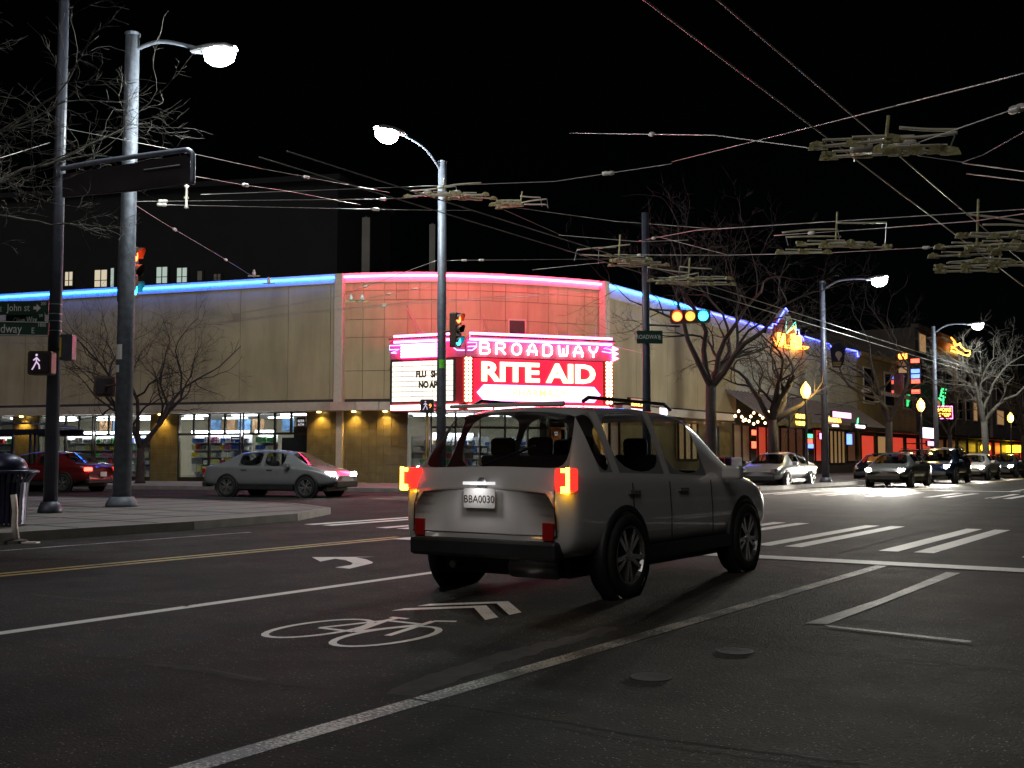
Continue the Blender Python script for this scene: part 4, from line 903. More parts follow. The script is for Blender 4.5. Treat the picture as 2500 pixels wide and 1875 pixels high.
def street_lamp(px_b, py_b, Z, px_t, py_t, lamp_px, lamp_Z, r0, r1, mat, label, watts, bend=None, name='street_lamp', zb=.13, n=14, scale=1.0):
    b = G(px_b, py_b, zb) if Z is None else D(px_b, 1117, Z); b.z = zb; ZZ = (b-_c).dot(_fh); tz = D(px_t, py_t, ZZ).z
    t = thing(name, b, label, 'street lamp'); tapered('pole', b, tz, r0, r1, mat, t, n)
    MB().lathe([(0, 0), (r0*1.7, 0), (r0*1.7, .06), (r0*1.25, .22), (0, .22)], n, Matrix.Translation(b)).build('base', mat, t, True)
    MB().lathe([(0, 0), (r1*1.12, 0), (r1*1.12, .06), (0, .1)], n, Matrix.Translation((b.x, b.y, tz))).build('cap', mat, t)
    if lamp_px:
        lp = D(*lamp_px, lamp_Z); s = Vector((b.x, b.y, tz-.35)); d = flat(lp)-flat(b)
        mid = [s, s+d*.35+Vector((0, 0, (lp.z-s.z)*.62+(.25 if bend is None else bend))), lp-d.normalized()*.35+Vector((0, 0, .06))]
        MB().tube(ctrl(mid, 6), .045, 7).build('arm', mat, t, True); lamp_head(lp, d, t, watts, scale=scale)
    return t, b, tz
P1, p1b, p1t = street_lamp(122, 1252, None, 148, -75, (430, -75), 20.0, .135, .095, 'pole_dark', 'dark blue steel pole at the picture edge carrying street name signs', LAMPW*.3, n=12)
P2, p2b, p2t = street_lamp(297, 1237, None, 317, 88, (525, 124), 24.0, .20, .155, 'galv_shaded', 'thick galvanised pole with a lamp arm behind the dark pole', LAMPW*1.1, scale=1.35)
P3, p3b, p3t = street_lamp(1077, 1180, 38.0, 1078, 398, (952, 322), 36.5, .17, .145, 'galv', 'grey lamp pole in front of the marquee', LAMPW*1.8, bend=.1, scale=1.6)
P5, p5b, p5t = street_lamp(2015, 1150, 48.5, 2016, 690, (2142, 681), 46.0, .16, .11, 'pole_dark', 'slim lamp pole left of the far white street lamp', LAMPW*2.3, scale=1.3)
P6, p6b, p6t = street_lamp(2287, 1150, 65.0, 2288, 800, (2383, 792), 63.0, .15, .11, 'galv', 'thin lamp pole beside the orange neon figure', LAMPW*1.4, scale=1.2)
# pole with the horizontal signal head
b4 = D(1580, 1117, 37.0); b4.z = .13; P4 = thing('signal_pole', b4, 'dark steel pole right of the marquee holding a long signal arm', 'pole'); t4 = D(1582, 520, 37).z
tapered('pole', b4, t4, .16, .12, 'pole_dark', P4)
MB().lathe([(0, 0), (.26, 0), (.26, .06), (.19, .25), (0, .25)], 14, Matrix.Translation(b4)).build('base', 'pole_dark', P4)
for py in (755, 793): MB().tube([D(1580, py, 37.0), D(1660, py+4, 36.6)], .035, 6).build('signal_arm', 'pole_dark', P4)
def signal(pos, face, label, lit_=(1, 0, 1), vert=True, bracket=None, s=1.0, name='traffic_signal', back=True):
    f = Vector((face[0], face[1], 0)).normalized(); x = Vector((-f.y, f.x, 0)); T = frame(pos, x); 
    if T.col[2].to_3d().dot(f) < 0: T = frame(pos, -x)
    t = thing(name, pos, label, 'traffic light')
    w_, h_ = (.34*s, 1.05*s) if vert else (1.05*s, .34*s)
    MB().prism(bevel_poly(w_, h_, .05*s), -.12*s, .09*s, T).build('housing', 'brown_housing', t)
    if back: MB().prism(bevel_poly(w_+.24*s, h_+.24*s, .06*s), -.125*s, -.10*s, T).build('backplate', 'black', t)
    for k in range(3):
        o = (0, (.34-.34*k)*s) if vert else ((-.34+.34*k)*s, 0)
        m_ = ('sig_red' if k == 0 else 'sig_amber' if k == 1 else 'sig_blue') if lit_[k] else 'sig_off'
        Tk = T @ Matrix.Translation((o[0], o[1], .09*s)); ln = MB().lathe([(0, 0), (.13*s, 0), (.13*s, .01), (.07*s, .035*s), (0, .04*s)], 14, Tk).build('lens', m_, t, True)
        v = MB(); nn = 10; vs = []
        for q in range(nn+1):
            th = R(-20+220*q/nn); 
            for zz in (0, .2*s): vs += [(.15*s*math.cos(th), .15*s*math.sin(th), zz*(1 if zz == 0 else (.55+.45*math.sin(max(0, min(math.pi, th))))))]
        v.add(vs, [(2*i, 2*i+1, 2*i+3, 2*i+2) for i in range(nn)], Tk); v.build('visor', 'brown_housing', t)
    if bracket: MB().tube([pos, bracket], .03*s, 6).build('bracket', 'brown_housing', t)
    return t
RT = Vector((1, .25, 0))
signal(D(318, 664, 25.3), _r*.9-_fh*.1, 'brown traffic light on the thick galvanised pole, red over blue', bracket=(p2b.x, p2b.y, D(318, 664, 25.3).z), s=1.15)
signal(D(1113, 806, 37.2), _r*.82-_fh*.45, 'brown traffic light beside the grey lamp pole in front of the marquee', bracket=(p3b.x, p3b.y, D(1113, 806, 37.2).z), s=1.12, back=False)
signal(D(1685, 773, 36.4), -_fh*.95-_r*.15, 'horizontal traffic light on the long arm, glowing red and blue', (1, 1, 1), False, bracket=D(1660, 775, 36.7), s=1.25, back=False)
def ped_signal(pos, face, label, br, s=1.0, figure=True, count=False):
    f = Vector((face[0], face[1], 0)).normalized(); x = Vector((-f.y, f.x, 0)); T = frame(pos, x)
    if T.col[2].to_3d().dot(f) < 0: T = frame(pos, -x)
    t = thing('pedestrian_signal', pos, label, 'crossing signal'); MB().prism(bevel_poly(.46*s, .46*s, .05), -.12, .1, T).build('housing', 'brown_housing', t)
    MB().prism(bevel_poly(.36*s, .36*s, .03), .1, .12, T).build('face', 'face_dark', t)
    if figure:
        c = Matrix.Translation((-.05*s, 0, .125)); m_ = MB()
        for a, b in (((0, .02), (0, .09)), ((0, .02), (-.045, -.07)), ((0, .02), (.04, -.03)), ((.04, -.03), (.05, -.1)), ((-.045, -.07), (-.07, -.11)), ((0, .085), (.05, .03)), ((0, .085), (-.05, .04))):
            m_.tube([T @ c @ Vector((a[0]*s*1.2, a[1]*s*1.2, 0)), T @ c @ Vector((b[0]*s*1.2, b[1]*s*1.2, 0))], .014*s, 5)
        m_.lathe([(0, -.03), (.025*s, 0), (0, .03)], 8, T @ c @ Matrix.Translation((0, .15*s, 0))); m_.build('walking_figure', 'walk', t)
    if count: text('9', .2*s, T @ Matrix.Translation((.11*s, 0, .125)), 'walk_orange', t, 'countdown', ext=.003)
    MB().tube([pos, br], .035, 6).build('bracket', 'brown_housing', t)
ped_signal(D(102, 887, 21.3), -_fh, 'crossing signal with a walking figure on the dark blue pole', (p1b.x, p1b.y, D(102, 887, 21.3).z), 1.0)
ped_signal(D(256, 944, 25.4), -_fh+_r*.3, 'dark crossing signal beside the galvanised pole and the small tree', (p2b.x, p2b.y, D(256, 944, 25.4).z), 1.0, False)
ps = D(1043, 992, 36.6)
ped_signal(ps, -_fh, 'crossing signal with figure and countdown at the grey lamp pole', (p3b.x, p3b.y, ps.z), .98, True, True)
pp = thing('signal_post', (ps.x, ps.y, .13), 'thin brass coloured post under the crossing signal by the entrance', 'post'); M['brass'] = pm('brass_post', (.3, .22, .08), .4, .6)
MB().tube([(ps.x, ps.y, .13), (ps.x, ps.y, ps.z-.2)], .055, 8).build('shaft', 'brass', pp, True); MB().lathe([(0, 0), (.12, 0), (.12, .05), (.06, .12), (0, .12)], 10, Matrix.Translation((ps.x, ps.y, .13))).build('foot', 'brass', pp)
# back of another signal on the dark pole and stickers
q = D(166, 849, 21.2); sb = thing('signal_box', q, 'flat dark box seen edge-on fixed to the dark blue pole', 'signal box')
MB().prism(bevel_poly(.24, .5, .03), -.1, .1, frame(q, tuple(_r))).build('housing', 'pole_dark', sb); MB().box(q+Vector((0, 0, 0))-_r*.1-_fh*.11, (.03, .02, .38), YAW).build('yellow_edge', pm('yellow_edge', (.6, .38, .02), .5), sb)
MB().tube([q, (p1b.x, p1b.y, q.z)], .03, 6).build('bracket', 'pole_dark', sb)
for k, (x, y, w_, h_, m_, lab, base) in enumerate(((298, 866, .3, .33, 'sign_white', 'white paper sticker with a small figure on the galvanised pole', 'p2'), (305, 906, .18, .16, 'sign_white', 'smaller white sticker below the figure sticker', 'p2'), (1079, 888, .2, .3, None, 'bright green paint blot on the grey lamp pole', 'p3'))):
    Zc = 24.85 if base == 'p2' else 37.8; c = D(x, y, Zc); rad = (.19 if base == 'p2' else .165)
    bb = p2b if base == 'p2' else p3b; mb = MB(); nn = 6; a0 = math.atan2(-_fh.y, -_fh.x); ang = w_/rad
    off_ = ((c-Vector((bb.x, bb.y, c.z))).dot(_r))/rad; a0 += max(-.8, min(.8, off_))*1.0
    vs = []
    for i in range(nn+1):
        th = a0-ang/2+ang*i/nn
        for zz in (-h_/2, h_/2): vs.append((bb.x+(rad+.004)*math.cos(th), bb.y+(rad+.004)*math.sin(th), c.z+zz))
    mb.add(vs, [(2*i, 2*i+2, 2*i+3, 2*i+1) for i in range(nn)]); mm = M['blot'] if m_ is None and 'blot' in M else (M[m_] if m_ else pm('green_blot', (.12, .55, .03), .6))
    tag(mb.build('sticker', mm), lab, 'sticker')
# street name signs on the dark pole
def name_sign(c, xdir, wd, ht, words, label, mat='sign_green', border=True, tsize=None):
    """words: list of (text, x, y, size)"""
    t = thing('street_sign', c, label, 'street sign'); T = frame(c, tuple(xdir))
    MB().prism(bevel_poly(wd, ht, .02), -.01, .01, T).build('plate', mat, t)
    if border: MB().tube([T @ Vector((sx*(wd/2-.015), sy*(ht/2-.015), .012)) for sx, sy in ((-1, -1), (1, -1), (1, 1), (-1, 1))], .006, 4, closed=True).build('border', 'sign_white', t)
    for s, x, y, sz in words: text(s, sz, T @ Matrix.Translation((x, y, .013)), 'sign_white', t, ext=.002, sx=.78)
    return t
k1 = 21.0/FPX
c = D(52, 752, 21.1); s1 = name_sign(c, _r+_fh*.0, 136*k1, 34*k1, [('E', -.39, -.03, .13), ('John st', -.05, 0, .2), ('200', .43, .08, .09)], 'dark street sign reading E John st with an arrow', border=False)
T = frame(c, tuple(_r)); MB().prism([(.24, .03), (.30, .03), (.30, .08), (.38, .0), (.30, -.08), (.30, -.03), (.24, -.03)], .011, .014, T).build('arrow', 'sign_white', s1)
c = D(62, 782, 21.15); name_sign(c, _r-_fh*.35, 120*k1, 34*k1, [('Olive Way', .0, 0, .17), ('200', .38, .07, .08)], 'dark street sign reading Olive Way behind the Broadway sign', border=False)
c = D(30, 802, 20.9); name_sign(c, _r+_fh*.12, 172*k1, 36*k1, [('Broadway', -.2, -.01, .24), ('E', .38, -.04, .16), ('1800', .54, .07, .1)], 'green street sign reading Broadway E 1800')
c = D(1586, 823, 36.8); name_sign(c, _r+_fh*.05, 64*36.8/FPX, 32*36.8/FPX, [('BROADWAY', -.1, 0, .2), ('E', .35, -.03, .16)], 'dark green street sign reading BROADWAY E on the signal pole', border=False)
for z, r_ in ((D(125, 734, 21).z, .125), (D(125, 758, 21).z, .125), (D(125, 776, 21).z, .126), (D(125, 800, 21).z, .127)):
    MB().lathe([(.0, 0), (r_, 0), (r_, .02), (0, .02)], 14, Matrix.Translation((p1b.x, p1b.y, z))).build('clamp_band', 'steel', P1)
# rounded overhead sign on the dark pole
og = thing('overhead_sign', D(300, 430, 20.6), 'dark overhead sign board with a rounded frame coloured blue-grey as if lit, on an arm', 'sign'); k2 = 20.6/FPX
def q_(x, y): return D(x, y, 21.0-(x-150)*.0022)
arm = ctrl([q_(150, 412), q_(245, 394), q_(452, 366)], 6)+ctrl([q_(455, 366), q_(467, 372), q_(471, 388), q_(470, 450)], 5)
MB().tube(arm, .05, 8).build('arm', pm('blue_grey_arm', (.25, .28, .38), .4, .4), og, True)  # lit look of the frame put into its blue-grey colour
MB().add([q_(152, 425), q_(452, 378), q_(464, 384), q_(464, 446), q_(330, 466), q_(152, 482)]+[v+_fh*.05 for v in (q_(152, 425), q_(452, 378), q_(464, 384), q_(464, 446), q_(330, 466), q_(152, 482))], [(0,1,2,3,4,5), (6,7,8,9,10,11)]+[(i, (i+1) % 6, 6+(i+1) % 6, 6+i) for i in range(6)]).build('board', 'face_dark', og)
MB().tube([q_(353, 416)-_fh*.04, q_(441, 404)-_fh*.04], .012, 5).build('edge_strip', 'steel', og)

# acorn street lamps
def acorn(px, py, Z, label):
    g = D(px, py, Z); b = Vector((g.x, g.y, .13)); t = thing('acorn_lamp', b, label, 'street lamp', 'old-style globe lamps along the side street')
    MB().lathe([(0, 0), (.18, 0), (.18, .3), (.09, .5), (.06, .7), (.05, g.z-.45), (.09, g.z-.42), (.1, g.z-.35), (0, g.z-.35)], 10, Matrix.Translation((b.x, b.y, .13))).build('post', 'pole_dark', t, True)
    gl = MB().lathe([(0, -.25), (.1, -.25), (.2, -.05), (.2, .12), (.13, .28), (.05, .36), (.03, .42), (0, .43)], 12, Matrix.Translation(g)).build('globe', 'lamp_warm', t, True)
    point_light(g+Vector((0, 0, .0))+Vector((.4, -.3, 0)), 260, (1, .66, .18), gl, .2)
acorn(1967, 957, 45.5, 'yellow globe lamp below the blue neon gable and the fork of the tree'); acorn(2248, 992, 58.0, 'yellow globe lamp under the blue and red blade sign'); acorn(2467, 1022, 76.0, 'small yellow globe lamp at the picture edge wrapped in fairy lights')

# ================================================================== OVERHEAD WIRES
def wire(pts, label, r=.011, ins=(), mat='wire', sag=0.0, name='overhead_wire'):
    pts = [Vector(p) for p in pts]; out = []
    for a, b in zip(pts, pts[1:]):
        n = 10
        for i in range(n):
            t = i/n; out.append(a.lerp(b, t)+Vector((0, 0, -sag*4*t*(1-t))))
    out.append(pts[-1]); t_ = thing(name, pts[0], label, 'wire', 'overhead trolley and span wires'); MB().tube(out, r, 5).build('cable', mat, t_, True)
    L = (pts[-1]-pts[0])
    for s, sz in ins:
        c = pts[0]+L*s; i = min(range(len(out)), key=lambda j: (out[j]-c).length); c = out[i]; d = L.normalized()
        m_ = MB(); q = d.to_track_quat('X', 'Z').to_matrix().to_4x4(); T = Matrix.Translation(c) @ q @ Matrix.Rotation(R(90), 4, 'Y')
        m_.lathe([(0, -.62*sz), (.2*sz, -.6*sz), (.25*sz, -.3*sz), (.2*sz, 0), (.25*sz, .3*sz), (.2*sz, .6*sz), (0, .62*sz)], 8, T); m_.build('insulator', 'insul', t_, True)
    return t_
HW = 5.9
P_ = lambda x, y, h=HW: G(x, y, h)
VPD = Vector((0, 1, 0))
def along(px, py, h, y0, y1):
    p = G(px, py, h); return [Vector((p.x, y0, h)), Vector((p.x, (y0+y1)/2, h)), Vector((p.x, y1, h))]
wire(along(2000, 212, HW, 2, 60), 'trolley wire over the near lane, upper of the close pair at top right', .013)
wire(along(1982, 308, HW, 2, 60), 'trolley wire over the near lane, lower of the close pair at top right', .013)
wire(along(1300, 586, HW, 12, 95), 'trolley wire over the far lane, lower of the pair in front of the roof', .011)
wire(along(1300, 560, HW, 12, 95), 'trolley wire over the far lane, upper of the pair in front of the roof', .011)
wire([D(1640, 395, 30), D(1986, 309, 17), D(2560, 164, 9)], 'long bare span wire rising to the upper right corner', .008)
wire([D(1390, 325, 30), D(1745, 330, 17), D(2010, 366, 14.2)], 'span wire with one large insulator left of the switch frame', .008, ((.56, .2),))
wire([D(2222, 355, 14), D(2460, 272, 12), D(2540, 250, 11)], 'span wire with a long insulator right of the switch frame', .008, ((.75, .2),))
wire([D(2240, 380, 14), D(2350, 396, 13.5), D(2400, 378, 13), D(2540, 300, 11)], 'thin guy wire dipping below the right switch frame', .006)
wire([D(2350, 398, 14), D(2540, 424, 12)], 'short upper wire leaving the picture under the guy wire', .008); wire([D(2360, 424, 14), D(2540, 446, 12)], 'short lower wire leaving the picture under the guy wire', .008)
wire([D(1560, 588, 38), D(1700, 562, 30), D(2500, 511, 18), D(2560, 507, 17)], 'span wire crossing the far street lamp height at right', .009, ((.1, .2),))
wire([D(1890, 575, 28), D(2140, 558, 24), D(2375, 540, 20), D(2560, 513, 17)], 'span wire carrying the two right-hand switch frames', .009, ((.16, .22),))
wire([D(1480, 622, 38), D(1770, 623, 34), D(2010, 618, 30), D(2340, 600, 24)], 'low span wire through the switch frames above the traffic light', .009, ((.1, .16), (.9, .16)))
wire([D(1365, 574, 37), D(1560, 590, 36), D(1680, 586, 35)], 'short span wire above the left switch frame by the dark pole', .008)
wire([D(1600, 576, 37), D(1775, 622, 34)], 'slanting guy wire from the dark pole over the traffic light', .007)
wire([D(320, 492, 25.4), D(935, 486, 33), D(1020, 482, 34)], 'straight span wire from the galvanised pole toward the grey lamp pole, upper', .008, ((.12, .2), (.86, .2)))
wire([D(395, 500, 26), D(962, 512, 34), D(1160, 514, 35)], 'straight span wire below the upper one ending at the grey lamp pole', .008, ((.04, .2), (.74, .22)))
wire([D(490, 475, 27), D(1000, 456, 33), D(1354, 443, 26), D(1640, 400, 22)], 'long span wire passing behind the lamp over the marquee', .008, ((.75, .22),))
wire([D(474, 430, 21), D(585, 450, 24), D(711, 468, 28), D(880, 500, 33)], 'slack wire from the rounded overhead sign', .006, ((.27, .2),))
wire([D(325, 497, 25.4), D(392, 540, 28), D(530, 621, 38), D(622, 678, 46)], 'guy wire slanting down from the galvanised pole to the blue neon', .008, ((.22, .2), (.69, .22)))
wire([D(-40, 398, 17), D(122, 348, 21.4)], 'short guy wire to the dark blue pole at the picture edge', .007)
wire([D(150, 312, 21.4), D(470, 375, 24), D(640, 412, 28), D(950, 470, 35)], 'thin wire running down from the dark pole past the overhead sign', .006, ((.62, .2),))
wire([D(477, 784, 44), D(825, 724, 42), D(1066, 636, 38)], 'dark wire rising across the beige wall to the grey lamp pole', .01, ((.66, .16),))
wire([D(390, 806, 45), D(700, 765, 43), D(1000, 738, 41), D(1471, 708, 38)], 'upper of two close wires in front of the beige wall', .009, ((.55, .14),)); wire([D(390, 810, 45), D(700, 769, 43), D(1000, 742, 41), D(1471, 713, 38)], 'lower of two close wires in front of the beige wall', .009, ((.53, .14),))
wire([D(904, 727, 41), D(1066, 695, 38)], 'short wire with a white insulator left of the grey lamp pole', .008, ((.3, .16), (.75, .16)))
wire([D(1090, 636, 38), D(1500, 632, 40)], 'level wire with two white balls right of the grey lamp pole', .008, ((.1, .15), (.2, .15)))
wire([D(1300, 659, 40), D(1430, 645, 39), D(1480, 640, 38)], 'short slanting wire above the red neon', .008)
wire([D(1600, 870, 36), D(1470, 838, 45), D(1400, 830, 46)], 'thin cable slanting behind the street sign pole', .006)
wire([D(300, 830, 42), D(0, 840, 44), D(-60, 842, 44)], 'thin dark cable across the wall behind the street signs', .008)
wire([D(1230, 512, 35), D(1372, 575, 37)], 'short slanting wire from the middle switch frame', .007)
wire([D(1245, 505, 35), D(1500, 540, 40), D(1760, 560, 46)], 'faint high wire behind the red neon roof', .008)

# ---- trolley wire switch frames
def switch(c, ax, length, label, n=4, up=.5, gap=.28, seed=0, covers=0, rise=.0):
    rg = random.Random(seed); a = Vector((ax[0], ax[1], ax[2] if len(ax) > 2 else 0)).normalized(); b = Vector((-a.y, a.x, 0)).normalized(); c = Vector(c)
    t = thing('trolley_wire_switch', c, label, 'wire switch', 'trolley wire crossing frames')
    for k in range(n):
        o = b*(k-(n-1)/2)*gap; sh_ = a*rg.uniform(-.5, .5)*length*.7+Vector((0, 0, rg.uniform(-.09, .09))); L = length*rg.uniform(.28, .62)
        yw = b*rg.uniform(-.22, .22)*L; p0, p1 = c+o+sh_-a*L/2-yw, c+o+sh_+a*L/2+yw
        MB().tube([p0, p1], .024, 6).build('rod', 'rod', t)
        for q in (p0, p1, p0.lerp(p1, .5)):
            T = Matrix.Translation(q) @ Matrix.Rotation(math.atan2(a.y, a.x), 4, 'Z'); m_ = MB()
            m_.prism([(-.13, -.04), (.13, -.04), (.09, .05), (-.02, .08), (-.1, .04)], -.025, .025, T @ Matrix.Rotation(R(90), 4, 'X'))
            for _ in range(3): m_.box((rg.uniform(-.12, .12), rg.uniform(-.02, .02), rg.uniform(-.02, .05)), (rg.uniform(.04, .1), .06, rg.uniform(.04, .07)), rg.uniform(0, 1), T)
            m_.build('clamp', 'fitting', t, kind='stuff')
        for e in (.3, .7): MB().tube([p0.lerp(p1, e)-a*.22+Vector((0, 0, .07)), p0.lerp(p1, e)+a*.22+Vector((0, 0, .07))], .02, 5).build('insulator_bar', 'rod', t)
    for k in range(3):
        L = length*rg.uniform(.35, .55); s_ = a*rg.uniform(-.3, .3)*length; o = b*rg.uniform(-.4, .4)+Vector((0, 0, up*(.45+.32*k))); tl = Vector((0, 0, rg.uniform(-.06, .09)*L))
        q0, q1 = c+o+s_-a*L/2-tl, c+o+s_+a*L/2+tl; MB().tube(ctrl([q0, q0.lerp(q1, .5)+Vector((0, 0, rg.uniform(-.02, .04))), q1], 4), .022, 6).build('rod', 'rod', t, True)
        e = rg.choice((q0, q1)); MB().tube([e, Vector((e.x, e.y, c.z))+a*rg.uniform(-.1, .1)], .01, 5).build('hanger', 'steel', t)
    MB().tube([c+Vector((0, 0, 0)), c+a*.06+Vector((0, 0, up*1.7))], .025, 6).build('hanger', 'fitting', t)
    for k in range(covers):
        q = c+a*(k-.5)*length*.33+b*.1; MB().lathe([(0, 0), (.16, 0), (.15, .12), (.1, .17), (0, .17)], 10, Matrix.Translation(q+Vector((0, 0, .05)))).build('insulator_cap', 'insul', t, True)
ra = _r*1.0
switch(D(2160, 375, 14.5), ra-_fh*.15, 1.7, 'wire crossing frame with two grey caps at upper right', 4, .3, .22, 1, 2)
switch(D(2385, 598, 22), ra+_fh*.1, 2.6, 'large mossy wire frame at the right picture edge', 6, .55, .3, 2); switch(D(2440, 650, 24), ra+_fh*.1, 2.0, 'smaller wire frame below the large mossy one at the right edge', 4, .35, .3, 3)
switch(D(2040, 600, 27), ra+_fh*.1, 2.6, 'mossy wire frame left of the far white street lamp', 5, .5, .3, 4); switch(D(1510, 640, 37), ra+_fh*.1, 2.7, 'wire frame between the red neon and the dark pole', 5, .55, .32, 5)
switch(D(1680, 692, 36), ra+_fh*.1, 2.7, 'wire frame directly above the glowing traffic light', 5, .5, .32, 6); switch(D(1080, 480, 35), ra+_fh*.05, 2.9, 'wire frame crossing the grey lamp pole', 4, .35, .34, 7, 2); switch(D(1270, 505, 35.5), ra-_fh*.1, 1.7, 'small wire frame right of the grey lamp pole', 3, .3, .3, 8)
for px, py, Z, lab in ((620, 672, 46, 'small white wire hanger on the blue neon edge'), (656, 690, 46, 'small white wire hanger just below the blue neon'), (857, 734, 42, 'left of two small hangers on the close wires'), (884, 734, 42, 'right of two small hangers on the close wires'), (455, 480, 26, 'tall narrow wire fitting right of the overhead sign')):
    c = D(px, py, Z); t = thing('wire_hanger', c, lab, 'wire hanger', 'small wire hangers')
    MB().lathe([(0, 0), (.06, 0), (.09, .08), (.05, .16), (.05, .22), (0, .25)] if px != 455 else [(0, -.3), (.06, -.28), (.03, -.2), (.03, .2), (.07, .26), (0, .3)], 8, Matrix.Translation(c)).build('insulator', 'insul', t, True)
    MB().box(c+Vector((0, 0, -.03)), (.5 if px != 455 else .1, .05, .05), YAW).build('clamp', 'fitting', t)

# ================================================================== TREES (bare, winter)
def bare_tree(base, h, spread, seed, label, mat='bark', fork=1.6, r0=.16, lean=(0, 0), levels=6, nlimb=4, crook=.25, dens=1.0, name='bare_tree', up=.55):
    rg = random.Random(seed); base = Vector(base); t = thing(name, base, label, 'tree', 'bare street trees')
    trunk, limbs, twigs = MB(), [], MB()
    top = base+Vector((lean[0], lean[1], fork)); trunk.tube([base+Vector((0, 0, -.05)), base+Vector((0, 0, .15)), base.lerp(top, .5)+Vector((rg.uniform(-.05, .05), rg.uniform(-.05, .05), 0)), top], [r0*1.5, r0*1.1, r0, r0*.92], 9)
    def grow(p, d, L, r, lv, mb):
        n = 4 if lv < 3 else 3; pts = [p]; rs = [r]; q = p.copy(); dd = d.copy()
        for i in range(n):
            dd = (dd+Vector((rg.gauss(0, crook), rg.gauss(0, crook), rg.gauss(0, crook*.7)+.04*up))).normalized(); q = q+dd*L/n; pts.append(q.copy()); rs.append(r*(1-.42*(i+1)/n))
        mb.tube(pts, rs, 7 if lv == 0 else 5 if lv < 3 else 3, cap=False)
        if lv >= levels: return
        k = max(2, int(round((3 if lv < 2 else 2.6)*dens+rg.uniform(-.4, .6))))
        for j in range(k):
            s = 1.0 if j == 0 else rg.uniform(.35, .98); i = min(n-1, int(s*n)); f = s*n-i; pp = pts[i].lerp(pts[i+1], min(1, f)); rr = (rs[i]+(rs[i+1]-rs[i])*min(1, f))*(.85 if j == 0 else rg.uniform(.5, .72))
            ax = Vector((rg.gauss(0, 1), rg.gauss(0, 1), rg.gauss(0, .6))); ax -= dd*ax.dot(dd); ax.normalize()
            ang = rg.uniform(.15, .4) if j == 0 else rg.uniform(.5, 1.05); nd = (dd*math.cos(ang)+ax*math.sin(ang)+Vector((0, 0, .12*up))).normalized()
            grow(pp, nd, L*(rg.uniform(.66, .84) if j == 0 else rg.uniform(.5, .75)), max(.0045, rr), lv+1, twigs if lv >= 1 else mb)
    a0 = rg.uniform(0, 6.28)
    for k in range(nlimb):
        a = a0+k*2*math.pi/nlimb+rg.uniform(-.3, .3); tilt = rg.uniform(.25, .7)*spread/ (h*.42); tilt = min(1.2, tilt)
        d = Vector((math.sin(tilt)*math.cos(a), math.sin(tilt)*math.sin(a), math.cos(tilt))); m_ = MB(); grow(top-Vector((0, 0, .1)), d, (h-fork)*.42, r0*.62, 0, m_); m_.build('limb', mat, t, True)
    trunk.build('trunk', mat, t, True); twigs.build('crown', mat, t, False)
    return t
g = G(-210, 1262, .13); bare_tree(g, 10.2, 5.2, 5, 'bare tree whose pale twigs reach in around the dark blue pole', 'bark_lamplit', 4.9, .12, levels=6, nlimb=6, crook=.22, dens=1.0, up=.15, )
b_ = D(343, 1117, 46.5); b_.z = .13; bare_tree(b_, 8.4, 3.4, 12, 'small bare tree standing before the left shop windows', 'bark', 1.5, .17, levels=5, nlimb=5, dens=1.1, up=.8)
b_ = D(1738, 1117, 43); b_.z = .13; bare_tree(b_, 11.0, 4.6, 21, 'tall bare tree behind the glowing traffic light', 'bark', 3.9, .22, levels=6, nlimb=5, dens=.98)
b_ = D(1888, 1117, 45); b_.z = .13; bare_tree(b_, 7.6, 4.4, 34, 'bare tree with dark forked trunk in front of the neon gable', 'bark', 2.6, .22, levels=6, nlimb=5, dens=.96, up=.3)
b_ = D(2172, 1117, 60); b_.z = .13; bare_tree(b_, 11.0, 4.2, 45, 'dim bare tree behind the banner pole', 'bark', 3.0, .2, levels=5, nlimb=4)
b_ = D(2405, 1117, 66); b_.z = .13; bare_tree(b_, 9.3, 4.0, 56, 'bare tree coloured pale as if lit by the farthest white street lamp', 'bark_lamplit', 3.2, .2, levels=6, nlimb=5, dens=.95)
b_ = D(2320, 1117, 74); b_.z = .13; bare_tree(b_, 7.5, 3.4, 61, 'thin bare tree near the green neon letters', 'bark', 2.6, .15, levels=5, nlimb=4)
b_ = D(2500, 1117, 82); b_.z = .13; bare_tree(b_, 9.0, 4.0, 67, 'bare tree at the right picture edge up the street', 'bark', 2.8, .18, levels=5, nlimb=4)

# dark counter inside the third window
cb = thing('shop_counter', WL.pt(uL(700), -1.2, .15), 'dark tall cabinet inside the third shop window by the ATM sign', 'cabinet')
mb = MB(); WL.box(mb, uL(745), uL(662), -1.5, -.9, .15, 2.1); mb.build('cabinet', 'black', cb); mb = MB(); WL.box(mb, uL(727), uL(690), -1.4, -.95, 2.1, 2.6); mb.build('upper_box', 'bronze', cb)

# ================================================================== STREET FURNITURE
# bus shelter
sc0 = D(35, 1117, 48.8); sx_ = WL.x; sn = WL.n
bs = thing('bus_shelter', (sc0.x, sc0.y, .13), 'bus shelter with ribbed arched roof by the left shop window', 'bus shelter'); fx = lambda x, y, z: Vector((sc0.x, sc0.y, 0))+sx_*x+sn*y+Vector((0, 0, z))
M['shelter'] = pm('dark_blue_shelter_frame', (.02, .025, .05), .4, .3); M['shelter_roof'] = pm('grey_arched_roof', (.3, .31, .32), .45, .2, var=.15)
rw = 2.85
arc = [(-1+2*i/14) for i in range(15)]; mb = MB(); vs = []
for a in arc:
    z = 2.3+.42*math.sqrt(max(0, 1-a*a*.92)); vs += [fx(a*rw, -.9, z), fx(a*rw, .9, z)]
mb.add(vs, [(2*i, 2*i+1, 2*i+3, 2*i+2) for i in range(14)]); rf_ = mb.build('roof', 'shelter_roof', bs)
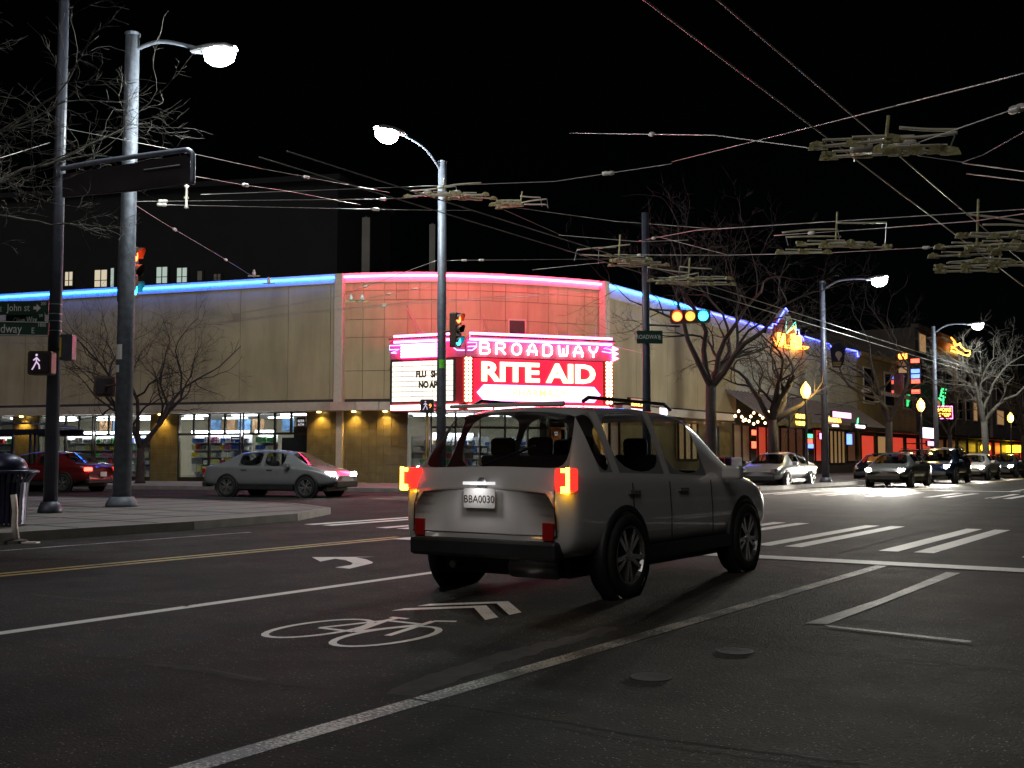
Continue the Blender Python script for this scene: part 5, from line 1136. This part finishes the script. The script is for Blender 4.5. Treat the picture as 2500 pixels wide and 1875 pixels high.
for i in range(0, 15, 1):
    a = arc[i]; z = 2.31+.42*math.sqrt(max(0, 1-a*a*.92)); MB().tube([fx(a*rw, -.92, z), fx(a*rw, .92, z)], .03, 5).build('roof_rib', 'shelter', rf_)
mb = MB(); mb.bar(fx(-rw-.05, .92, 2.32), fx(rw+.05, .92, 2.32), .1, .2); mb.build('front_beam', 'shelter', bs)
mb = MB(); mb.bar(fx(-rw-.05, -.92, 2.32), fx(rw+.05, -.92, 2.32), .1, .2); mb.build('rear_beam', 'shelter', bs)
for x in (-2.2, -.9, .35, 1.6):
    for y in (-.85,): MB().box(fx(x, y, 1.2), (.09, .09, 2.2), math.atan2(sx_.y, sx_.x)).build('post', 'shelter', bs)
for x in (-2.2, 1.6): MB().box(fx(x, .8, 1.2), (.09, .09, 2.2), math.atan2(sx_.y, sx_.x)).build('post', 'shelter', bs)
for a, b in ((-2.15, -.95), (-.85, .3), (.4, 1.55)): MB().add([fx(a, -.85, .45), fx(b, -.85, .45), fx(b, -.85, 2.2), fx(a, -.85, 2.2)], [(0, 1, 2, 3)]).build('pane', 'glass', bs)
mb = MB(); mb.bar(fx(-1.8, -.5, .58), fx(1.2, -.5, .58), .38, .05); mb.build('bench', 'shelter', bs)
# litter bin
tb = G(8, 1284, .13); M['bin'] = pm('dark_blue_bin_metal', (.03, .03, .075), .35, .4, var=.2)
bn_ = thing('litter_bin', tb, 'flared slatted litter bin with domed lid at the left edge', 'litter bin')
for k in range(30):
    a = 2*math.pi*k/30; dx, dy = math.cos(a), math.sin(a); pr = [(.33, .03), (.34, .45), (.36, .68), (.47, .84)]
    mb = MB(); vs = []
    for r_, z in pr:
        for s in (-.026, .026): vs.append((tb.x+r_*dx-s*dy, tb.y+r_*dy+s*dx, tb.z+z))
    for r_, z in pr:
        for s in (-.026, .026): vs.append((tb.x+(r_-.012)*dx-s*dy, tb.y+(r_-.012)*dy+s*dx, tb.z+z))
    fs = [(2*i, 2*i+1, 2*i+3, 2*i+2) for i in range(3)]+[(8+2*i, 8+2*i+1, 8+2*i+3, 8+2*i+2) for i in range(3)]; mb.add(vs, fs).build('slat', 'bin', bn_)
MB().lathe([(.0, .05), (.3, .05), (.31, .8), (0, .8)], 18, Matrix.Translation(tb)).build('liner', 'black', bn_)
MB().lathe([(.44, .82), (.5, .83), (.51, .86), (.46, .88), (.44, .88)], 24, Matrix.Translation(tb)).build('rim', 'bin', bn_, True)
MB().lathe([(0, .86), (.34, .86), (.33, .95), (.27, 1.05), (.15, 1.12), (0, 1.14)], 20, Matrix.Translation(tb)).build('lid', 'bin', bn_, True)
# flexible road post
fb = G(40, 1326, 0); M['post_white'] = pm('dirty_white_plastic', (.78, .7, .64), .5, var=.15, scale=9)
fp = thing('flexible_post', fb, 'bent white flexible traffic post standing in the road before the bin', 'bollard')
MB().tube([fb+Vector((0, 0, .04)), fb+Vector((-.01, 0, .25))-_r*.03, fb+Vector((0, 0, .45))-_r*.03, fb+Vector((0, 0, .68))-_r*.06], [.045, .043, .04, .042], 10).build('tube', 'post_white', fp, True)
MB().lathe([(0, 0), (.17, 0), (.15, .04), (.06, .06), (0, .06)], 14, Matrix.Translation(fb)).build('base', 'black', fp)
MB().box(fb+_r*.2-_fh*.05+Vector((0, 0, .012)), (.26, .12, .02), YAW).build('base_plate', 'post_white', fp)
# sandwich boards and boxes on the far pavement
def sandwich(px, Z, wd, ht, mat, label, name='sandwich_board', pic=None):
    c = D(px, 1117, Z); c.z = .13; t = thing(name, c, label, 'sign board'); a = YAW
    for s in (-1, 1):
        T = Matrix.Translation(c) @ Matrix.Rotation(a, 4, 'Z') @ Matrix.Translation((0, s*.22, 0)) @ Matrix.Rotation(R(s*14), 4, 'X'); MB().box((0, 0, ht/2), (wd, .03, ht), 0, T).build('board', mat, t)
        if pic and s < 0: MB().lathe([(0, 0), (wd*.33, 0), (wd*.33, .01), (wd*.3, .01), (wd*.3, .004), (0, .004)], 20, T @ Matrix.Translation((0, -.016, ht*.5)) @ Matrix.Rotation(R(90), 4, 'X')).build('print', pic, t)
sandwich(2142, 55, .85, 1.15, 'orange_board', 'orange sandwich board with a ring print on the far pavement', pic='banner_pale'); sandwich(1798, 43.5, .4, 1.1, 'sign_white', 'narrow white sandwich board by the parked silver car')
def news_box(px, Z, label, mat):
    c = D(px, 1117, Z); c.z = .13; t = thing('newspaper_box', c, label, 'newspaper box'); MB().box(c+Vector((0, 0, .72)), (.5, .42, .75), YAW).build('case', mat, t, bevel=.03); MB().box(c-_fh*.22+Vector((0, 0, .85)), (.4, .02, .35), YAW).build('window', 'carglass', t)
    MB().box(c+Vector((0, 0, .17)), (.12, .12, .36), YAW).build('post', 'black', t); MB().box(c+Vector((0, 0, .02)), (.42, .36, .04), YAW).build('base', 'black', t)
news_box(1768, 43.2, 'dark violet newspaper box left of the narrow white board', pm('violet_enamel', (.08, .03, .16), .4)); news_box(1752, 43.0, 'red newspaper box left of the violet one', 'red_paint')
fl_ = thing('pennant_flag', D(2178, 1117, 56), 'small violet pennant on a stick right of the orange board', 'flag'); p = D(2165, 1117, 56); MB().tube([(p.x, p.y, .13), (p.x, p.y, 1.5)], .02, 5).build('stick', 'steel', fl_); MB().prism([(0, 0), (.62, 0), (.3, -.6), (0, -.45)], -.01, .01, frame((p.x, p.y, 1.45), tuple(_r))).build('cloth', pm('violet_cloth', (.18, .1, .24), .8), fl_)
# added ring and oval signs standing for yellow glows of unknown source
ys = thing('added_ring_sign', WR.pt(uR(2406), .8, WR.at(2406, 1104, .8)[1]), 'added yellow glowing ring hung over the far pavement', 'sign')
u, z = WR.at(2406, 1093, .8); T = frame(WR.pt(u, .8, z), tuple(_r)); MB().tube([T @ Vector((.42*math.cos(R(a)), .36*math.sin(R(a)), 0)) for a in range(0, 360, 24)], .12, 6, closed=True).build('ring', 'wreath', ys); MB().bar(WR.pt(u, 0, z+.3), WR.pt(u, .8, z+.3), .06, .06).build('bracket', 'bronze', ys)
ys = thing('added_oval_sign', WR.pt(uR(2470), .9, WR.at(2470, 1106, .9)[1]), 'added wide yellow glowing oval at the right edge up the street', 'sign')
u, z = WR.at(2470, 1096, .9); T = frame(WR.pt(u, .9, z), tuple(_r)); MB().prism(bevel_poly(2.6, .85, .4, 6), -.12, .05, T).build('panel', 'wreath', ys); MB().bar(WR.pt(u, 0, z), WR.pt(u, .8, z), .06, .06).build('bracket', 'bronze', ys)

# ================================================================== CARS
SUV = [(.00,.46,.80,.93,.74,.62),(.05,.38,1.0,1.04,.865,.80),(.13,.35,1.07,1.12,.90,.76),(.47,.34,1.08,1.60,.912,.62),(.68,.34,1.075,1.645,.918,.625),(.80,.34,1.07,1.66,.92,.63),(1.66,.33,1.05,1.685,.925,.64),(1.78,.33,1.05,1.685,.925,.64),(2.62,.33,1.02,1.65,.925,.63),(2.86,.33,1.01,1.58,.922,.61),(3.55,.33,.99,1.06,.915,.72),(4.05,.34,.93,1.0,.895,.70),(4.38,.37,.80,.88,.84,.66),(4.55,.44,.66,.72,.70,.56)]
SEDAN = [(.00,.42,.72,.86,.70,.60),(.06,.34,.90,.96,.83,.70),(.30,.30,.94,1.0,.87,.72),(.62,.29,.95,1.03,.885,.70),(1.22,.29,.95,1.36,.89,.57),(1.34,.29,.95,1.38,.89,.575),(2.12,.29,.94,1.44,.89,.58),(2.24,.29,.94,1.44,.89,.58),(2.92,.29,.92,1.38,.89,.57),(3.08,.29,.92,1.34,.89,.56),(3.72,.29,.89,.96,.885,.68),(4.2,.30,.80,.88,.86,.66),(4.52,.34,.68,.76,.80,.62),(4.65,.40,.58,.64,.66,.52)]
def car_mesh(st, ridx):
    def ring(s):
        x, zb, ze, zt, wb, wt = s; le = lambda a, b, t: a+(b-a)*t
        return [(0, zb), (.8*wb, zb), (.975*wb, zb+.09), (wb, le(zb, ze, .5)), (wb*.99, ze-.07), (wb*.955, ze), (le(.955*wb, wt, .52), le(ze, zt, .56)), (wt*1.02, zt-.05*min(1, (zt-ze)/.3)), (wt*.78, zt-.008), (0, zt+.012)]
    V = []; n = 10; idx = {}
    for i, s in enumerate(st):
        for j, (y, z) in enumerate(ring(s)):
            idx[(i, j, 1)] = len(V); V.append((s[0], y, z))
            if j in (0, 9): idx[(i, j, -1)] = idx[(i, j, 1)]
            else: idx[(i, j, -1)] = len(V); V.append((s[0], -y, z))
    faces = {}
    for i in range(len(st)-1):
        for j in range(n-1):
            for sd in (1, -1):
                f = (idx[(i, j, sd)], idx[(i+1, j, sd)], idx[(i+1, j+1, sd)], idx[(i, j+1, sd)])
                key = 'body'
                if i in ridx['side'] and j in (5, 6): key = ('side_window', i, sd)
                elif i == ridx['ws'] and j in (7, 8): key = ('windshield', 0, 0)
                elif i == ridx['rw'] and j in (7, 8): key = ('rear_window', 0, 0)
                fo = f if sd > 0 else tuple(reversed(f))
                faces.setdefault(key, []).append(fo)
    for i in (0, len(st)-1):
        for j in range(n-1):
            f = (idx[(i, j, 1)], idx[(i, j+1, 1)], idx[(i, j+1, -1)], idx[(i, j, -1)]); f = tuple(dict.fromkeys(f)); faces['body'].append(f if i else tuple(reversed(f)))
    return V, faces
def make_car(kind, loc, rz, paint, label, head=0, tail='tail', plate=None, sub=1, group='cars on the streets', light=0, interior=True, name=None):
    st = SUV if kind == 'suv' else SEDAN; L = st[-1][0]; ridx = dict(side=(3, 5, 7), ws=9, rw=2) if kind == 'suv' else dict(side=(4, 5, 7), ws=9, rw=3)
    if kind != 'suv': ridx['side'] = (5, 7)
    V, F = car_mesh(st, ridx); t = thing(name or ('suv_car' if kind == 'suv' else 'sedan_car'), loc, label, 'car', group, rz); T = root_matrix(t) @ Matrix.Translation((-L/2, 0, 0))
    NV = [Vector() for _ in V]; ctr = Vector((L/2, 0, .8))
    for f in [g_ for L_ in F.values() for g_ in L_]:
        q = [Vector(V[i]) for i in f]; nn = (q[1]-q[0]).cross(q[2]-q[0]); mid = sum(q, Vector())/len(q)
        if nn.dot(mid-ctr) < 0: nn = -nn
        for i in f: NV[i] += nn
    def part(nm, faces, mat, parent=t, sm=True, sb=sub):
        used = sorted({i for f in faces for i in f}); mp = {o: k for k, o in enumerate(used)}
        pts = [Vector(V[i]) for i in used]
        if nm != 'body':
            pts = [p+NV[i].normalized()*.004 for p, i in zip(pts, used)]
        return MB().add(pts, [tuple(mp[i] for i in f) for f in faces], T).build(nm, mat, parent, sm, sub=sb)
    for key, fs in F.items():
        if key == 'body': part('body', fs, paint)
        else: part(key[0], fs, 'carwin')
    W2 = .92 if kind == 'suv' else .89; R_ = .36 if kind == 'suv' else .32; xs = (.86, 3.55) if kind == 'suv' else (.95, 3.72)
    for x in xs:
        for sd in (-1, 1):
            c = T @ Matrix.Translation((x, sd*(W2-.1), R_)) @ Matrix.Rotation(R(-90*sd), 4, 'X')
            MB().lathe([(0, .0), (R_+.075, .0), (R_+.085, .085), (R_+.06, .112), (R_+.02, .112), (R_+.02, .09), (0, .09)], 28, c).build('wheel_arch', 'black', t, True)
            wh = MB().lathe([(R_*.68, -.10), (R_*.9, -.11), (R_*.985, -.09), (R_, -.05), (R_, .09), (R_*.985, .125), (R_*.9, .14), (R_*.70, .135), (R_*.68, .1)], 28, c).build('wheel', 'rubber', t, True)
            rim = MB(); rim.lathe([(R_*.70, .09), (R_*.72, .135), (R_*.68, .138), (R_*.64, .11), (R_*.62, .02)], 28, c); rim.lathe([(0, .09), (.05, .09), (.05, .128), (0, .13)], 12, c)
            for k in range(10):
                a = R(36*k+(7 if k % 2 else -7)); dx, dy = math.cos(a), math.sin(a); rim.add([(.03*dx-.018*dy, .03*dy+.018*dx, .12), (.03*dx+.018*dy, .03*dy-.018*dx, .12), (R_*.68*dx+.022*dy, R_*.68*dy-.022*dx, .125), (R_*.68*dx-.022*dy, R_*.68*dy+.022*dx, .125), (.03*dx, .03*dy, .06), (R_*.68*dx, R_*.68*dy, .05)], [(0, 1, 2, 3), (0, 4, 5, 3), (1, 4, 5, 2)], c)
            rim.build('rim', 'chrome', wh); MB().lathe([(0, .0), (R_*.66, .0), (R_*.66, .03), (0, .03)], 18, c).build('brake_disc', 'black', wh)
    # lamps, bumpers, plate, mirrors, handles, sills
    suv = kind == 'suv'; zl = 1.0 if suv else .80
    for sd in (-1, 1):
        if suv:
            m_ = MB(); m_.box((.045, sd*.80, zl+.02), (.13, .16, .19), 0, T); m_.build('taillight', 'tail_dim' if tail else 'reflector', t, bevel=.02)
            m_ = MB(); m_.box((-.025, sd*.83, zl-.06), (.02, .07, .05), 0, T); m_.box((-.025, sd*.83, zl+.095), (.02, .07, .03), 0, T); m_.box((-.025, sd*.855, zl+.02), (.02, .025, .2), 0, T); m_.build('turn_light', 'turn' if tail == 'turn' else 'reflector', t)
            m_ = MB(); m_.box((-.005, sd*.66, .60), (.03, .10, .14), 0, T); m_.build('reflector', 'reflector', t)
        else:
            m_ = MB(); m_.box((.05, sd*.68, zl), (.12, .30, .13), 0, T); m_.build('taillight', 'tail' if tail else 'reflector', t, bevel=.02)
        hx = L-.20; m_ = MB(); m_.prism([(-.14, -.10), (.10, -.12), (.16, .0), (.05, .10), (-.14, .12)] if sd > 0 else [(-.14, -.12), (.05, -.10), (.16, 0), (.10, .12), (-.14, .10)], -.055, .06, T @ Matrix.Translation((hx, sd*.66, .80 if suv else .70))); m_.build('headlight', 'head' if head else 'chrome', t)
        m_ = MB(); m_.box((3.0 if suv else 3.1, sd*(W2+.09), 1.05 if suv else .98), (.14, .2, .14), 0, T); m_.build('mirror', paint, t, bevel=.03)
        for x in ((1.0, 2.0) if suv else (1.55, 2.45)): m_ = MB(); m_.box((x, sd*(W2+.005), .90 if suv else .83), (.2, .03, .03), 0, T); m_.build('door_handle', 'chrome', t)
        m_ = MB(); m_.box((L/2, sd*(W2-.03), .36 if suv else .30), (1.9, .08, .12), 0, T); m_.build('sill', 'black', t)
    for x, ys in (((.95, (-.42, 0, .42)), (2.05, (-.4, .4))) if suv else ((1.35, (-.4, .4)), (2.3, (-.38, .38)))):
        for y in ys:
            m_ = MB(); m_.box((x, y, .92 if suv else .80), (.16, .46, .62), 0, T); m_.box((x-.02, y, 1.30 if suv else 1.16), (.09, .26, .18), 0, T); m_.box((x+.28, y, .62 if suv else .5), (.5, .46, .16), 0, T); m_.build('seat', 'seat', t, bevel=.05)
    m_ = MB(); m_.box((L/2, 0, .50 if suv else .44), (L-.9, 1.62, .2), 0, T); m_.box((3.25 if suv else 3.3, 0, .84 if suv else .76), (.5, 1.5, .22), 0, T); m_.build('cabin_floor', 'black', t)
    if sub == 2 and suv:
        m_ = MB(); m_.tube([T @ Vector((.16, .12, 1.13)), T @ Vector((.30, -.34, 1.30))], .012, 5); m_.build('rear_wiper', 'black', t)
        for sd in (-1, 1): m_ = MB(); m_.tube([T @ Vector(q) for q in ((.0, sd*.735, .56), (-.012, sd*.72, .80), (.03, sd*.70, .97))], .006, 4); m_.build('tailgate_seam', 'black', t)
        m_ = MB(); m_.tube([T @ Vector((-.014, y, .565)) for y in (-.735, 0, .735)], .006, 4); m_.build('tailgate_seam', 'black', t)
        for xx in (.98, 1.72, 2.66): m_ = MB(); m_.tube([T @ Vector((xx, -.935+(.0 if z < .9 else .02), z)) for z in (.46, .7, .98)], .005, 4); m_.build('door_seam', 'black', t)
        m_ = MB(); m_.lathe([(0, 0), (.05, 0), (.05, .012), (0, .016)], 14, T @ Matrix.Translation((-.005, 0, .985)) @ Matrix.Rotation(R(-90), 4, 'Y')); m_.build('badge', 'chrome', t)
    m_ = MB(); m_.box((.03, 0, .44 if suv else .38), (.16, 1.5, .16), 0, T); m_.build('rear_bumper', 'black', t, bevel=.03)
    m_ = MB(); m_.box((L-.06, 0, .46 if suv else .40), (.16, 1.3, .2), 0, T); m_.build('front_bumper', 'black', t, bevel=.03)
    m_ = MB(); m_.box((L/2, 0, .27), (L-.7, 1.3, .16), 0, T); m_.build('underbody', 'black', t)
    if suv: 
        for k in (-1, 1): m_ = MB(); m_.tube([T @ Vector((1.0, k*.62, .30)), T @ Vector((.25, k*.5, .26))], .035, 6); m_.build('suspension_arm', 'steel', t)
        m_ = MB(); m_.lathe([(0, 0), (.09, 0), (.09, .45), (0, .45)], 12, T @ Matrix.Translation((.30, -.12, .27)) @ Matrix.Rotation(R(90), 4, 'X')); m_.build('exhaust_box', 'steel', t, True)
    Tp = frame(T @ Vector((-.038 if suv else -.035, 0, .86 if suv else .62)), T.to_3x3() @ Vector((0, -1, 0)))
    MB().prism(bevel_poly(.32, .165, .015), 0, .01, Tp).build('licence_plate', 'plate', t)
    if plate: text(plate, .088, Tp @ Matrix.Translation((0, -.01, .012)), 'letter_dark', t, 'plate_lettering', ext=.001, sx=.95)
    if plate:
        pl = MB().box((-.05, 0, .985), (.05, .3, .025), 0, T).build('plate_lamp', 'letter_white', t); point_light(T @ Vector((-.16, 0, 1.0)), 2.2, (1, .95, .95), pl, .04, 'plate_light', spot=150, aim=tuple(T.to_3x3() @ Vector((.35, 0, -1))), blend=.8)
    if suv:
        MB().tube([T @ Vector((.35, sd_*.60, 1.66)) for sd_ in (-1, 1)], .02, 5).build('roof_spoiler', paint, t)
        for sd in (-1, 1): MB().tube([T @ Vector((x, sd*.58, z)) for x, z in ((.7, 1.69), (.8, 1.73), (2.3, 1.73), (2.45, 1.68))], .018, 6).build('roof_rail', 'black', t)
    if light:
        for sd in (-1, 1): point_light(T @ Vector((L+.12, sd*.66, .72)), light, (1, .94, .82), t, .06, 'headlight_beam', spot=52, aim=tuple(T.to_3x3() @ Vector((1, 0, -.25))), blend=.9)
    return t
M['plate'] = pm('licence_plate', (.6, .6, .58), .4, var=.05)
M['paint_w'] = pm('pearl_white_paint', (.74, .72, .72), .3, .1, var=.03, coat=1.0); M['paint_s'] = pm('silver_paint', (.35, .36, .38), .3, .5, var=.04, coat=1.0); M['paint_k'] = pm('black_car_paint', (.015, .015, .018), .25, .2, var=.05, coat=1.0); M['paint_r'] = pm('dark_red_paint', (.16, .012, .014), .28, .3, var=.04, coat=1.0); M['paint_b'] = pm('navy_paint', (.02, .03, .07), .28, .3, var=.04, coat=1.0); M['paint_g'] = pm('grey_paint', (.12, .125, .13), .3, .4, var=.04, coat=1.0)
# the car waiting in the near lane, seen from behind
HEAD = R(90)
make_car('suv', (-5.42, 9.95, 0), HEAD, 'paint_w', 'pale SUV with lit tail lamps waiting behind the stop line', 0, 'turn', 'BBA0030', sub=2)
OL = math.atan2(.25, 1)
make_car('sedan', (-25.2, 24.8, 0), OL, 'paint_s', 'silver sedan with bright headlamps waiting on the cross street', 1, None, sub=2, light=700)
make_car('sedan', (-36.0, 24.0, 0), OL+math.pi, 'paint_r', 'dark red sedan with red tail lamps behind the two left poles', 0, 'tail', sub=1)
make_car('sedan', (-16.0, 43.5, 0), -HEAD, 'paint_s', 'parked silver sedan next to the narrow white sandwich board', 0, None, sub=1)
make_car('sedan', (-16.0, 58.5, 0), -HEAD, 'paint_k', 'black sedan parked beside the orange sandwich board', 0, None, sub=1)
make_car('suv', (-16.0, 65.0, 0), -HEAD, 'paint_k', 'black SUV with roof rails parked past the black sedan', 0, None, sub=1)
make_car('sedan', (-12.4, 48.0, 0), -HEAD, 'paint_g', 'grey sedan with blazing headlamps first at the far crosswalk', 1, None, sub=1, light=9000)
make_car('suv', (-12.4, 56.0, 0), -HEAD, 'paint_b', 'navy SUV with headlamps on, second in the oncoming queue', 1, None, sub=1, light=6000)
make_car('sedan', (-12.5, 64.5, 0), -HEAD, 'paint_w', 'white sedan with headlamps on, third in the oncoming queue', 1, None, sub=1, light=1200)
make_car('sedan', (-12.5, 73.0, 0), -HEAD, 'paint_g', 'small grey sedan with headlamps, farthest in the oncoming queue', 1, None, sub=1, light=300)
